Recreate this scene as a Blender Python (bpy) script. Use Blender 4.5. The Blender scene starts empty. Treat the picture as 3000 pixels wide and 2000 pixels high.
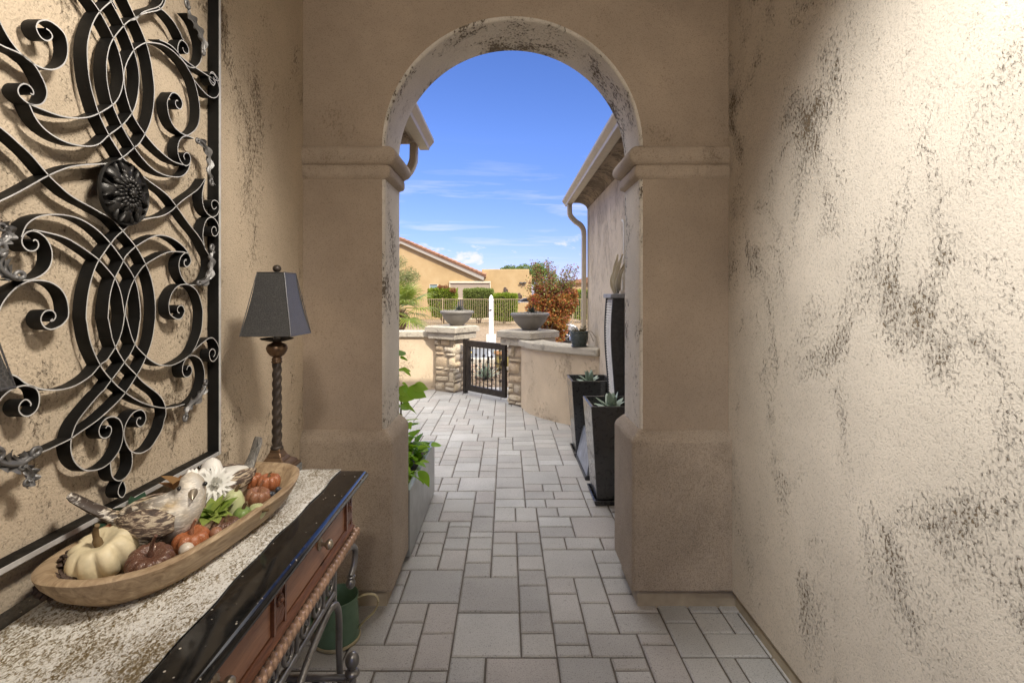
SUN_AZ, SUN_EL, SUN_E = 150.0, 40.0, 2.2
SKY_STR, SKY_SAT, SKY_TINT, CLOUD = .10, 1.15, (.64,.66,1.0), (4.5,4.6,4.8)
SKY_H = (.72,.66,.78)
DECK, DECKK = (.97,.98,1.0), 16.5
CLX, CLY = 0.0, 0.0
EXPO = 1.15
WB = 7000
SP_R, SP_L, SP_F = 275.0, 195.0, 92.0
import bpy, bmesh, math, random
import numpy as np
from mathutils import Vector, Matrix, noise as mnoise
R = math.radians
S = bpy.context.scene
COL = S.collection
H = 1.55
F = 1470.0
CX, CY = 1485.0, 868.0
BASE = {}

def P(px, py, Y):
    return Vector(((px-CX)/F*Y, Y, H+(CY-py)/F*Y))

# ------------------------------------------------------------------ tagging
def tag(o, label=None, cat=None, group=None, kind=None):
    if label: o['label'] = label
    if cat: o['category'] = cat
    if group: o['group'] = group
    if kind: o['kind'] = kind
    return o

def empty(name, loc, label, cat, group=None, rz=0.0):
    o = bpy.data.objects.new(name, None)
    COL.objects.link(o)
    o.location = loc
    o.rotation_euler.z = rz
    o.empty_display_size = 0.1
    BASE[o.name] = Vector(loc)
    return tag(o, label, cat, group)

def copy_tree(o, parent=None):
    c = o.copy()
    COL.objects.link(c)
    if parent is not None: c.parent = parent
    for ch in [x for x in bpy.data.objects if x.parent == o]:
        copy_tree(ch, c)
    return c

# ------------------------------------------------------------------ mesh builder
class MB:
    def __init__(s):
        s.v = []; s.f = []
    def add(s, vs, fs):
        n = len(s.v)
        s.v.extend([tuple(v) for v in vs])
        s.f.extend([tuple(i+n for i in f) for f in fs])
        return s
    def box(s, x0, x1, y0, y1, z0, z1, M=None):
        vs = [(x0,y0,z0),(x1,y0,z0),(x1,y1,z0),(x0,y1,z0),(x0,y0,z1),(x1,y0,z1),(x1,y1,z1),(x0,y1,z1)]
        if M is not None: vs = [M @ Vector(v) for v in vs]
        return s.add(vs, [(0,3,2,1),(4,5,6,7),(0,1,5,4),(1,2,6,5),(2,3,7,6),(3,0,4,7)])
    def frustum(s, r0, z0, r1, z1, M=None):
        a = r0; b = r1
        vs = [(a[0],a[2],z0),(a[1],a[2],z0),(a[1],a[3],z0),(a[0],a[3],z0),(b[0],b[2],z1),(b[1],b[2],z1),(b[1],b[3],z1),(b[0],b[3],z1)]
        if M is not None: vs = [M @ Vector(v) for v in vs]
        return s.add(vs, [(0,3,2,1),(4,5,6,7),(0,1,5,4),(1,2,6,5),(2,3,7,6),(3,0,4,7)])
    def tube(s, pts, rad, n=8, caps=True, flat=1.0, up=None):
        pts = [Vector(p) for p in pts]
        m = len(pts)
        if not hasattr(rad, '__len__'): rad = [rad]*m
        vs = []; ref = Vector(up) if up is not None else None
        for i, p in enumerate(pts):
            t = (pts[min(i+1,m-1)]-pts[max(i-1,0)])
            if t.length < 1e-9: t = Vector((0,0,1))
            t.normalize()
            if ref is None:
                ref = Vector((0,0,1)) if abs(t.z) < .9 else Vector((1,0,0))
            b = t.cross(ref)
            if b.length < 1e-6: b = t.cross(Vector((.3,.7,.2)))
            b.normalize(); q = b.cross(t).normalized()
            if up is None: ref = q
            for k in range(n):
                a = 2*math.pi*k/n
                vs.append(p + b*math.cos(a)*rad[i] + q*math.sin(a)*rad[i]*flat)
        fs = []
        for i in range(m-1):
            for k in range(n):
                k2 = (k+1) % n
                fs.append((i*n+k, i*n+k2, (i+1)*n+k2, (i+1)*n+k))
        if caps:
            fs.append(tuple(range(n-1,-1,-1))); fs.append(tuple((m-1)*n+k for k in range(n)))
        return s.add(vs, fs)
    def lathe(s, prof, c, n=24, M=None, caps=False):
        # prof: (r, z)
        vs = []; fs = []
        for r, z in prof:
            for k in range(n):
                a = 2*math.pi*k/n
                v = Vector((r*math.cos(a), r*math.sin(a), z))
                if M is not None: v = M @ v
                vs.append(v + Vector(c))
        m = len(prof)
        for i in range(m-1):
            for k in range(n):
                k2 = (k+1) % n
                fs.append((i*n+k, i*n+k2, (i+1)*n+k2, (i+1)*n+k))
        if caps:
            fs.append(tuple(range(n-1,-1,-1))); fs.append(tuple((m-1)*n+k for k in range(n)))
        return s.add(vs, fs)
    def ball(s, c, r, n=12, m=8, M=None):
        sx, sy, sz = (r, r, r) if not hasattr(r, '__len__') else r
        vs = []; fs = []
        for i in range(m+1):
            t = math.pi*i/m
            for k in range(n):
                a = 2*math.pi*k/n
                v = Vector((sx*math.sin(t)*math.cos(a), sy*math.sin(t)*math.sin(a), sz*math.cos(t)))
                if M is not None: v = M @ v
                vs.append(v+Vector(c))
        for i in range(m):
            for k in range(n):
                k2 = (k+1) % n
                fs.append((i*n+k, (i+1)*n+k, (i+1)*n+k2, i*n+k2))
        return s.add(vs, fs)
    def prism(s, poly, d0, d1, axis='y'):
        # poly in the two other axes; extruded along axis
        def mk(a, b, d):
            return {'y':(a,d,b),'x':(d,a,b),'z':(a,b,d)}[axis]
        n = len(poly)
        vs = [mk(a,b,d0) for a,b in poly]+[mk(a,b,d1) for a,b in poly]
        fs = [tuple(range(n-1,-1,-1)), tuple(range(n,2*n))]
        for i in range(n):
            j = (i+1) % n
            fs.append((i,j,n+j,n+i))
        return s.add(vs, fs)
    def sweep(s, prof, path_fn, caps=True):
        # prof: list of (o, z); path_fn(o) -> list of (x, y)
        m = len(path_fn(0)); n = len(prof); vs = []; fs = []
        for o, z in prof:
            for x, y in path_fn(o): vs.append((x, y, z))
        for i in range(n-1):
            for k in range(m-1):
                fs.append((i*m+k, i*m+k+1, (i+1)*m+k+1, (i+1)*m+k))
        if caps:
            fs.append(tuple(i*m for i in range(n))); fs.append(tuple(i*m+m-1 for i in range(n-1,-1,-1)))
        return s.add(vs, fs)
    def build(s, name, mat, parent=None, smooth=None, merge=False, bevel=0.0, bseg=2, label=None, cat=None, group=None, kind=None, normals=True, origin=None, subsurf=0, mat2=None, sel2=None):
        me = bpy.data.meshes.new(name)
        if parent is not None:
            b = BASE[parent.name]
        elif origin is not None:
            b = Vector(origin)
        else:
            xs = [v[0] for v in s.v]; ys = [v[1] for v in s.v]; zs = [v[2] for v in s.v]
            b = Vector(((min(xs)+max(xs))/2, (min(ys)+max(ys))/2, min(zs)))
        me.from_pydata([(v[0]-b.x, v[1]-b.y, v[2]-b.z) for v in s.v], [], s.f)
        if merge or normals:
            bm = bmesh.new(); bm.from_mesh(me)
            if merge: bmesh.ops.remove_doubles(bm, verts=bm.verts, dist=1e-4)
            if normals: bmesh.ops.recalc_face_normals(bm, faces=bm.faces)
            bm.to_mesh(me); bm.free()
        if mat: me.materials.append(mat)
        if mat2:
            me.materials.append(mat2)
            for p in me.polygons:
                if sel2(p): p.material_index = 1
        o = bpy.data.objects.new(name, me)
        COL.objects.link(o)
        if parent is not None:
            o.parent = parent
        else:
            o.location = b
        BASE[o.name] = b
        if smooth is not None:
            me.polygons.foreach_set('use_smooth', [True]*len(me.polygons))
            if smooth < 180: me.set_sharp_from_angle(angle=R(smooth))
        if bevel:
            md = o.modifiers.new('bevel', 'BEVEL'); md.width = bevel; md.segments = bseg; md.limit_method = 'ANGLE'; md.angle_limit = R(35)
            md.harden_normals = False
        if subsurf:
            md = o.modifiers.new('sub', 'SUBSURF'); md.levels = subsurf; md.render_levels = subsurf
        return tag(o, label, cat, group, kind)

def spline(pts, k=5):
    pts = [Vector(p) for p in pts]
    out = []
    n = len(pts)
    for i in range(n-1):
        p0 = pts[max(i-1,0)]; p1 = pts[i]; p2 = pts[i+1]; p3 = pts[min(i+2,n-1)]
        for j in range(k):
            t = j/k
            out.append(0.5*((2*p1)+(p2-p0)*t+(2*p0-5*p1+4*p2-p3)*t*t+(3*p1-p0-3*p2+p3)*t*t*t))
    out.append(pts[-1])
    return out

def rz(a): return Matrix.Rotation(a, 4, 'Z')
def TR(loc, a=0.0, s=1.0): return Matrix.Translation(Vector(loc)) @ rz(a) @ Matrix.Scale(s, 4)

# ------------------------------------------------------------------ materials
def newmat(name):
    m = bpy.data.materials.new(name); m.use_nodes = True
    nt = m.node_tree; bs = nt.nodes['Principled BSDF']
    return m, nt, bs
def nd(nt, t, **kw):
    n = nt.nodes.new(t)
    for k, v in kw.items():
        if k in ('operation','blend_type','data_type','feature','noise_dimensions','distance','interpolation_type','wave_type','bands_direction','mode','clamp'):
            setattr(n, k, v)
    return n
def pos(nt, scale=(1,1,1), obj=False, rot=(0,0,0)):
    mp = nt.nodes.new('ShaderNodeMapping')
    mp.inputs['Scale'].default_value = scale; mp.inputs['Rotation'].default_value = rot
    if obj:
        t = nt.nodes.new('ShaderNodeTexCoord'); nt.links.new(t.outputs['Object'], mp.inputs['Vector'])
    else:
        g = nt.nodes.new('ShaderNodeNewGeometry'); nt.links.new(g.outputs['Position'], mp.inputs['Vector'])
    return mp.outputs['Vector']
def noise(nt, vec, scale, detail=4, rough=.55, dist=0.0):
    n = nt.nodes.new('ShaderNodeTexNoise')
    n.inputs['Scale'].default_value = scale; n.inputs['Detail'].default_value = detail
    n.inputs['Roughness'].default_value = rough; n.inputs['Distortion'].default_value = dist
    nt.links.new(vec, n.inputs['Vector'])
    return n.outputs['Fac']
def ramp(nt, fac, stops):
    r = nt.nodes.new('ShaderNodeValToRGB')
    el = r.color_ramp.elements
    while len(el) < len(stops): el.new(0.5)
    for e, (p, c) in zip(el, stops):
        e.position = p; e.color = (c, c, c, 1) if not hasattr(c, '__len__') else (*c, 1)
    nt.links.new(fac, r.inputs['Fac'])
    return r.outputs['Color']
def math_(nt, op, a, b=None, c=None):
    m = nt.nodes.new('ShaderNodeMath'); m.operation = op
    for i, x in enumerate((a, b, c)):
        if x is None: continue
        if isinstance(x, (int, float)): m.inputs[i].default_value = x
        else: nt.links.new(x, m.inputs[i])
    return m.outputs[0]
def mix(nt, fac, a, b, mode='MIX'):
    m = nt.nodes.new('ShaderNodeMix'); m.data_type = 'RGBA'; m.blend_type = mode
    for sock, x in ((m.inputs[0], fac), (m.inputs[6], a), (m.inputs[7], b)):
        if isinstance(x, (int, float)): sock.default_value = x
        elif hasattr(x, '__len__'): sock.default_value = (*x, 1)
        else: nt.links.new(x, sock)
    return m.outputs[2]
def bump(nt, bs, h, strength=.5, dist=.01):
    b = nt.nodes.new('ShaderNodeBump'); b.inputs['Strength'].default_value = strength; b.inputs['Distance'].default_value = dist
    nt.links.new(h, b.inputs['Height']); nt.links.new(b.outputs['Normal'], bs.inputs['Normal'])
def setc(nt, bs, col):
    if hasattr(col, '__len__') and not hasattr(col, 'links'): bs.inputs['Base Color'].default_value = (*col, 1)
    else: nt.links.new(col, bs.inputs['Base Color'])

def plain(name, col, rough=.5, metal=0.0, var=.15, scale=12, bstr=0.0, bscale=60, spec=.5, coat=0.0, bdist=.004):
    m, nt, bs = newmat(name)
    v = pos(nt)
    n = noise(nt, v, scale, 4)
    c = ramp(nt, n, [(.3, tuple(x*(1-var) for x in col)), (.7, tuple(min(1,x*(1+var)) for x in col))])
    setc(nt, bs, c)
    bs.inputs['Roughness'].default_value = rough; bs.inputs['Metallic'].default_value = metal
    bs.inputs['Specular IOR Level'].default_value = spec; bs.inputs['Coat Weight'].default_value = coat
    rr = ramp(nt, noise(nt, v, scale*3, 3), [(.3, max(.02, rough*.8)), (.7, min(1, rough*1.2))])
    nt.links.new(rr, bs.inputs['Roughness'])
    if bstr: bump(nt, bs, noise(nt, v, bscale, 4), bstr, bdist)
    return m

def stucco(name, base, dark, T=.93, k=.6, pscale=3.0, bstr=.8, pit=110, fine=170, rot=(0,0,0), amt=.85, mott=.12, stretch=(1,.95,.62), seed=0.0, mscale=2.2, fstr=.35, speck=.78, soft=.02):
    """trowelled stucco: clusters of ragged pits (low frequency field + fine field above a threshold) over a fine sandy skin"""
    m, nt, bs = newmat(name)
    g = nt.nodes.new('ShaderNodeNewGeometry')
    ad = nt.nodes.new('ShaderNodeVectorMath'); ad.operation = 'ADD'; ad.inputs[1].default_value = (seed, seed*1.3, seed*.7)
    nt.links.new(g.outputs['Position'], ad.inputs[0])
    mp = nt.nodes.new('ShaderNodeMapping'); mp.inputs['Scale'].default_value = stretch; mp.inputs['Rotation'].default_value = rot
    nt.links.new(ad.outputs[0], mp.inputs['Vector'])
    v0 = ad.outputs[0]; v1 = mp.outputs['Vector']
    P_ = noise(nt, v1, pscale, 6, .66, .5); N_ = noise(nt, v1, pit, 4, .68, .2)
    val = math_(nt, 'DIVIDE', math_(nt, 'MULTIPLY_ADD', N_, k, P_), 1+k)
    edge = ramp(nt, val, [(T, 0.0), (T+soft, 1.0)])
    fine_n = noise(nt, v0, fine, 3, .62)
    mott_n = noise(nt, v0, mscale, 4, .6)
    c0 = ramp(nt, mott_n, [(.3, tuple(x*(1-mott) for x in base)), (.55, base), (.75, tuple(min(1, x*(1+mott)) for x in base))])
    sp = ramp(nt, fine_n, [(.33, speck), (.47, 1.0)])
    c1 = mix(nt, 1.0, c0, sp, 'MULTIPLY')
    c2 = mix(nt, math_(nt, 'MULTIPLY', edge, amt), c1, dark)  # pit colour: dark pigment plus the shade inside the pits painted in
    setc(nt, bs, c2)
    bs.inputs['Roughness'].default_value = .82; bs.inputs['Specular IOR Level'].default_value = .25
    trow = noise(nt, v1, 6, 4, .55)
    halo = ramp(nt, val, [(T-.05, 0.0), (T+.01, 1.0)])
    h = math_(nt, 'SUBTRACT', math_(nt, 'MULTIPLY_ADD', fine_n, fstr, math_(nt, 'MULTIPLY', trow, .8)), math_(nt, 'MULTIPLY_ADD', halo, .35, math_(nt, 'MULTIPLY', edge, .65)))
    bump(nt, bs, h, bstr, .008)
    return m

def leafmat(name, cols, rough=.5, trans=.25):
    m, nt, bs = newmat(name)
    g = nt.nodes.new('ShaderNodeNewGeometry')
    n = len(cols)
    c = ramp(nt, g.outputs['Random Per Island'], [((i+.5)/n, col) for i, col in enumerate(cols)])
    setc(nt, bs, c)
    bs.inputs['Roughness'].default_value = rough; bs.inputs['Specular IOR Level'].default_value = .35
    if trans:
        tr = nt.nodes.new('ShaderNodeBsdfTranslucent'); nt.links.new(c, tr.inputs['Color'])
        mx = nt.nodes.new('ShaderNodeMixShader'); mx.inputs[0].default_value = trans
        nt.links.new(bs.outputs[0], mx.inputs[1]); nt.links.new(tr.outputs[0], mx.inputs[2])
        nt.links.new(mx.outputs[0], nt.nodes['Material Output'].inputs['Surface'])
    return m

M = {}
TAN = (.44, .35, .255)
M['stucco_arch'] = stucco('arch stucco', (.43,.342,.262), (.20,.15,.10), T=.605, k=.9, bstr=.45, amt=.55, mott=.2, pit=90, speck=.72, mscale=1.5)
M['stucco_reveal_lit'] = stucco('skylit reveal stucco', (.71,.65,.57), (.12,.088,.055), T=.562, k=.85, bstr=.9, amt=.9, pit=70, soft=.012, pscale=4.2, seed=3.1)  # arch wall stucco with the skylight's brightening painted into the base
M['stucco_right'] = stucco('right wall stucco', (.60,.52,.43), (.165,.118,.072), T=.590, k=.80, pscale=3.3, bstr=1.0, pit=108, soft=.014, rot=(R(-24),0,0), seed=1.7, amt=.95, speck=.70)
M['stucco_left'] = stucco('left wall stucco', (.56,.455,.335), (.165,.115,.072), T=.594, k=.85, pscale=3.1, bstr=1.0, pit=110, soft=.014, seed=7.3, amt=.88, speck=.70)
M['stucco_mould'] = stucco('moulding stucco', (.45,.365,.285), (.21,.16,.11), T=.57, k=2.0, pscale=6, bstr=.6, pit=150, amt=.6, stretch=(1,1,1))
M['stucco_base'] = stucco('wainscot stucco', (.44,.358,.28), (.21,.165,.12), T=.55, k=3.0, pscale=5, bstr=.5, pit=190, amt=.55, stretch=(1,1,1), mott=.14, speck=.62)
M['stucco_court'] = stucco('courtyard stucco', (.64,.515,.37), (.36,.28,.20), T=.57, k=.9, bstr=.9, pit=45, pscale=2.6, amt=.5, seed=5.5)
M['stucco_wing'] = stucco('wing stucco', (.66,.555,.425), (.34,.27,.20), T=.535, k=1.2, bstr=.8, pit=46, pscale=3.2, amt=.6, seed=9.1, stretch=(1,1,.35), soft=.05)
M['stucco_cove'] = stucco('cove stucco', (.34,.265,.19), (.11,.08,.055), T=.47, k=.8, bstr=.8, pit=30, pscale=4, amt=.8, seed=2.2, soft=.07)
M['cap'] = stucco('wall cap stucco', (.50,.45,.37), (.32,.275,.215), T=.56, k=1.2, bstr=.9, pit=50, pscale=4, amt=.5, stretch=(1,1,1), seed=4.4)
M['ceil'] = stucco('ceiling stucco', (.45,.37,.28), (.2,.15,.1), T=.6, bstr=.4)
M['strip'] = plain('foundation strip', (.40,.33,.24), .85, bstr=.3)

def paver_mat(name, cols, joint=False):
    m, nt, bs = newmat(name)
    g = nt.nodes.new('ShaderNodeNewGeometry')
    c = ramp(nt, g.outputs['Random Per Island'], [((i+.5)/len(cols), col) for i, col in enumerate(cols)])
    v = pos(nt)
    sp = ramp(nt, noise(nt, v, 190, 3, .7), [(.34, .48), (.44, .95), (.62, 1.0), (.72, 1.18)])
    sp2 = ramp(nt, noise(nt, v, 62, 4, .7), [(.31, .48), (.38, 1.0)])
    sp = mix(nt, 1.0, sp, sp2, 'MULTIPLY')
    big = ramp(nt, noise(nt, v, 2.2, 4), [(.3, .84), (.7, 1.08)])
    c = mix(nt, 1.0, mix(nt, 1.0, c, sp, 'MULTIPLY'), big, 'MULTIPLY')
    setc(nt, bs, c)
    bs.inputs['Roughness'].default_value = .72; bs.inputs['Specular IOR Level'].default_value = .4
    bump(nt, bs, noise(nt, v, 170, 4, .65), .28, .004)
    return m
M['paver'] = paver_mat('concrete paver', [(.41,.395,.38),(.49,.475,.455),(.43,.405,.385),(.52,.51,.495),(.39,.38,.37),(.47,.455,.435),(.45,.42,.40)])
M['joint'] = plain('joint sand', (.13,.11,.09), .95, bstr=.6, bscale=220)

M['iron'] = plain('black wrought iron', (.006,.0058,.0055), .55, 0, var=.25, bstr=.12, bscale=140, spec=.22)
M['ironedge'] = plain('pewter leaf casting', (.19,.185,.18), .45, .5, var=.3, bstr=.25, bscale=90)
M['rosette'] = plain('rosette casting', (.04,.038,.036), .42, .6, var=.3, bstr=.2, bscale=120)
M['gateiron'] = plain('bronze gate iron', (.045,.036,.028), .5, .5, var=.3, bstr=.2, bscale=80)
M['tableiron'] = plain('pewter table iron', (.24,.23,.22), .34, .75, var=.3, bstr=.15, bscale=120)

def granite():
    m, nt, bs = newmat('black galaxy granite')
    v = pos(nt)
    vo = nt.nodes.new('ShaderNodeTexVoronoi'); vo.inputs['Scale'].default_value = 60; nt.links.new(v, vo.inputs['Vector'])
    sp = ramp(nt, vo.outputs['Distance'], [(.10, 1.0), (.16, 0.0)])
    keep = ramp(nt, noise(nt, v, 23, 2), [(.53, 0.0), (.62, 1.0)])
    c = mix(nt, math_(nt, 'MULTIPLY', sp, keep), ramp(nt, noise(nt, v, 90, 3), [(.4, .006), (.75, .024)]), (.75,.68,.58))
    setc(nt, bs, c); bs.inputs['Roughness'].default_value = .11
    return m
M['granite'] = granite()
M['iron_glint'] = plain('iron edge painted highlight', (.60,.59,.57), .45, .3, var=.2, bstr=.1, bscale=140)  # pale colour paints the highlight lines along the grille's front edges
def runner():
    m, nt, bs = newmat('silver gold runner')
    v = pos(nt, (1, .55, 1), rot=(0,0,R(25)))
    n = noise(nt, v, 230, 4, .62, 1.0)
    big = noise(nt, v, 9, 3)
    fac = ramp(nt, math_(nt, 'MULTIPLY_ADD', big, .35, math_(nt, 'MULTIPLY', n, .8)), [(.545, 0.0), (.65, 1.0)])
    c = mix(nt, fac, (.86,.84,.78), (.36,.28,.15))
    setc(nt, bs, c)
    nt.links.new(math_(nt, 'MULTIPLY', fac, .75), bs.inputs['Metallic'])
    bs.inputs['Roughness'].default_value = .38
    bump(nt, bs, n, .9, .004)
    return m
M['runner'] = runner()
def wood(name, c0, c1, axis=(6,1.2,6), rough=.42, scale=9, coat=0.0, rot=(0,0,0)):
    m, nt, bs = newmat(name)
    v = pos(nt, axis, rot=rot)
    n = noise(nt, v, scale, 5, .6, 1.2)
    c = ramp(nt, n, [(.3, c0), (.52, tuple((a+b)/2 for a, b in zip(c0, c1))), (.72, c1)])
    setc(nt, bs, c); bs.inputs['Roughness'].default_value = rough; bs.inputs['Coat Weight'].default_value = coat
    bump(nt, bs, n, .12, .003)
    return m
M['cherry'] = wood('cherry wood', (.22,.09,.048), (.40,.195,.105), (8,.8,8), .36, 7, .2)
M['cherrydark'] = wood('dark cherry moulding', (.11,.04,.02), (.24,.10,.055), (8,1,8), .3, 8, .3)
M['ropewood'] = plain('bronzed rope moulding', (.42,.27,.19), .28, .45, var=.3, bstr=.1)
M['bowlwood'] = wood('pale dough bowl wood', (.20,.125,.065), (.50,.37,.235), (9,1.4,9), .55, 6, rot=(0,0,R(10)))
M['bronze'] = plain('bronze lamp metal', (.17,.105,.062), .36, .7, var=.35, bstr=.1)
M['lampdark'] = plain('dark bronze column', (.045,.034,.026), .45, .3, var=.4, bstr=.15)
M['candle'] = plain('cream candle sleeve', (.62,.55,.42), .6)
def shade_m():
    m, nt, bs = newmat('charcoal crackle shade')
    v = pos(nt)
    vo = nt.nodes.new('ShaderNodeTexVoronoi'); vo.feature = 'DISTANCE_TO_EDGE'; vo.inputs['Scale'].default_value = 130; nt.links.new(v, vo.inputs['Vector'])
    e = ramp(nt, vo.outputs['Distance'], [(.0, 0.0), (.12, 1.0)])
    setc(nt, bs, mix(nt, e, (.07,.068,.066), (.026,.026,.026)))
    bs.inputs['Roughness'].default_value = .38; bs.inputs['Specular IOR Level'].default_value = 1.0; bs.inputs['Coat Weight'].default_value = .4; bs.inputs['Coat Roughness'].default_value = .3
    bump(nt, bs, e, .18, .001)
    return m
M['shade'] = shade_m()
M['knob'] = plain('aged silver knob', (.42,.36,.28), .35, .8)
M['stone_foot'] = plain('grey lamp foot', (.16,.16,.155), .5, .2)
# ================================================================== hall
XL, XR = -1.025, 1.115
YW0, YW1 = 2.525, 2.858
JL, JR = -0.612, 0.668
BL, BR = -0.567, 0.620
YB0, YB1 = 2.48, 2.903
ZCEIL = 3.25
ZF = 0.085       # stucco stops here above the floor
ZSP = 2.302
def arch_wall():
    t = empty('arch_wall', (0, YW0, 0), 'tan stucco wall pierced by the round arch at the end of the hall', 'wall')
    rb = .016; cx = (JL+JR)/2; r = (JR-JL)/2; n = 48; ztop = ZCEIL+.05
    x0, x1 = XL-.05, XR+.05
    mb = MB(); rv = MB()
    arc = [(cx-(r+rb)*math.cos(math.pi*i/n), ZSP+(r+rb)*math.sin(math.pi*i/n)) for i in range(n+1)]
    for y, yy in ((YW0, 0), (YW1, 1)):
        for a, b in ((x0, JL-rb), (JR+rb, x1)):
            mb.add([(a,y,ZF),(b,y,ZF),(b,y,ZSP),(a,y,ZSP)], [(0,1,2,3)])
            mb.add([(a,y,ZSP),(b,y,ZSP),(b,y,ztop),(a,y,ztop)], [(0,1,2,3)])
        for i in range(n):
            (xa,za),(xb,zb) = arc[i], arc[i+1]
            mb.add([(xa,y,za),(xb,y,zb),(xb,y,ztop),(xa,y,ztop)], [(0,1,2,3)])
    arc = [(cx-r*math.cos(math.pi*i/n), ZSP+r*math.sin(math.pi*i/n)) for i in range(n+1)]
    out = [(JL, ZF)]+arc+[(JR, ZF)]
    # reveal: the stucco lining of the opening, proud by 2 mm, with softly rounded arrises
    def off(k, d):
        x, z = out[k]
        if z <= ZSP+1e-6 and (k < 2 or k > n): return (x+(d if x < cx else -d), z)
        dx, dz = x-cx, z-ZSP; L = math.hypot(dx, dz)
        return (cx+dx*(L-d)/L, ZSP+dz*(L-d)/L)
    ring = []
    for ph in (0, 30, 60, 90):
        a = R(ph); ring.append((YW0+rb-rb*math.cos(a), -rb+rb*math.sin(a)))
    ring += [(YW0+.11, 0.0), (YW0+.22, 0.0)]
    for ph in (90, 60, 30, 0):
        a = R(ph); ring.append((YW1-rb+rb*math.cos(a), -rb+rb*math.sin(a)))
    vs = []; fs = []
    for k in range(len(out)):
        for (y, d) in ring:
            x, z = off(k, d); vs.append((x, y, z))
    m = len(ring)
    for k in range(len(out)-1):
        for j in range(m-1):
            fs.append((k*m+j, k*m+j+1, (k+1)*m+j+1, (k+1)*m+j))
    rv.add(vs, fs)
    mb.build('wall_face', M['stucco_arch'], t, merge=True)
    rv.build('arch_reveal', M['stucco_reveal_lit'], t, smooth=60)
    for side in (0, 1):
        xa, xb, xj = ((x0, BL, JL) if side == 0 else (BR, x1, JR))
        b = MB()
        g = .012
        zt0, zt1 = .835, .885
        if side == 0:
            A = (xa, xb, YB0, YB1); T = (xa, xj+.004, YW0-.004, YW1+.004)
        else:
            A = (xa, xb, YB0, YB1); T = (xj-.004, xb, YW0-.004, YW1+.004)
        b.frustum(A, ZF, A, zt0).frustum(A, zt0, T, zt1)
        b.f = [f for f in b.f if f not in ((4,5,6,7), (8,11,10,9))]
        b.build('pillar_base', M['stucco_base'], t, merge=True, bevel=.016, bseg=3, smooth=40)
        f = MB(); 
        if side == 0: f.box(xa, xb-.035, YB0+.035, YB1-.035, -.02, ZF+.01)
        else: f.box(xa+.035, xb, YB0+.035, YB1-.035, -.02, ZF+.01)
        f.build('footing', M['strip'], t)
        prof = [(-.002, 2.306)]
        for k in range(0, 11):
            a = R(90-18*k); prof.append((.014+.044*max(0,math.cos(a)) , 2.257+.047*math.sin(a)))
        prof += [(.024, 2.204), (.027, 2.192), (.027, 2.165), (.022, 2.152), (.006, 2.142), (-.002, 2.138)]
        sgn = 1 if side == 0 else -1
        xs = xa if side == 0 else xb
        def path(o, xs=xs, xj=xj, sgn=sgn):
            return [(xs, YW0-o*.4), (xj+sgn*(o-.012), YW0-o*.4), (xj+sgn*(o-.004), YW0-o*.4+.004), (xj+sgn*o, YW0-o*.4+.014), (xj+sgn*o, YW1+o-.014), (xj+sgn*(o-.012), YW1+o), (xs, YW1+o)]
        MB().sweep(prof, path).build('pier_moulding', M['stucco_mould'], t, smooth=50)
arch_wall()

def side_wall(name, x, sgn, mat, label):
    t = empty(name, (x, .2, 0), label, 'wall')
    w = MB(); w.box(*sorted((x, x+sgn*.24)), -2.4, YW0+.01, ZF, ZCEIL+.05)
    w.build('wall_face', mat, t, bevel=.012)
    f = MB(); f.box(*sorted((x+sgn*.03, x+sgn*.24)), -2.4, YW0+.01, -.02, ZF+.005)
    f.build('footing', M['strip'], t)
side_wall('hall_wall', XL, -1, M['stucco_left'], 'tan textured stucco wall behind the scrolled iron grille')
side_wall('hall_wall', XR, 1, M['stucco_right'], 'bright pitted stucco wall filling the right side of the hall')
# rear wall behind the viewer, with a round opening added to let daylight in
def rear_wall():
    w = MB(); c_ = (JL+JR)/2; r_ = .68; zs = 1.75; x0, x1 = XL-.2, XR+.2
    poly = [(x0,0),(c_-r_,0)]+[(c_-r_*math.cos(math.pi*k/24), zs+r_*math.sin(math.pi*k/24)) for k in range(25)]+[(c_+r_,0),(x1,0),(x1,ZCEIL+.05),(x0,ZCEIL+.05)]
    w.prism(poly, -2.62, -2.4, 'y')
    w.build('rear_arch_wall', M['ceil'], None, label='stucco wall behind the viewer with an arch opening added for daylight', cat='wall')
rear_wall()
w = MB(); w.box(XL-.24, XR+.24, -2.6, YW1-.02, ZCEIL, ZCEIL+.2)
w.build('hall_ceiling', M['ceil'], None, label='flat stucco ceiling over the arched hall', cat='ceiling')

# ---- two gimbal spots recessed in the hall ceiling (they throw the scallops on the side walls) and an added fill spot
def gimbal(x, y, tx, ty, tz, power, size, blend, label, radius=.035, col=(.90,.955,1.0)):
    t = empty('gimbal_spotlight', (x, y, ZCEIL), label, 'ceiling light', 'recessed gimbal spotlights')
    mb = MB(); mb.lathe([(.085,0),(.085,-.008),(.06,-.012),(.058,-.002)], (x,y,ZCEIL-.002), 24)
    mb.build('trim_ring', M['candle'], t, smooth=40)
    d = (Vector((tx,ty,tz))-Vector((x,y,ZCEIL-.02))).normalized()
    q = d.to_track_quat('-Z','Y').to_matrix().to_4x4()
    h = MB(); h.lathe([(.05,.05),(.052,0),(.046,-.004),(.044,.03)], (x,y,ZCEIL-.02), 20, q)
    h.build('lamp_head', M['stone_foot'], t, smooth=40)
    L = bpy.data.lights.new('gimbal_lamp', 'SPOT'); L.energy = power; L.spot_size = R(size); L.spot_blend = blend
    L.shadow_soft_size = radius; L.color = col
    lo = bpy.data.objects.new('gimbal_lamp', L); COL.objects.link(lo)
    lo.location = Vector((0,0,-.03))+d*.01; lo.rotation_euler = d.to_track_quat('-Z','Y').to_euler(); lo.parent = t
SPOTS = True
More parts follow.
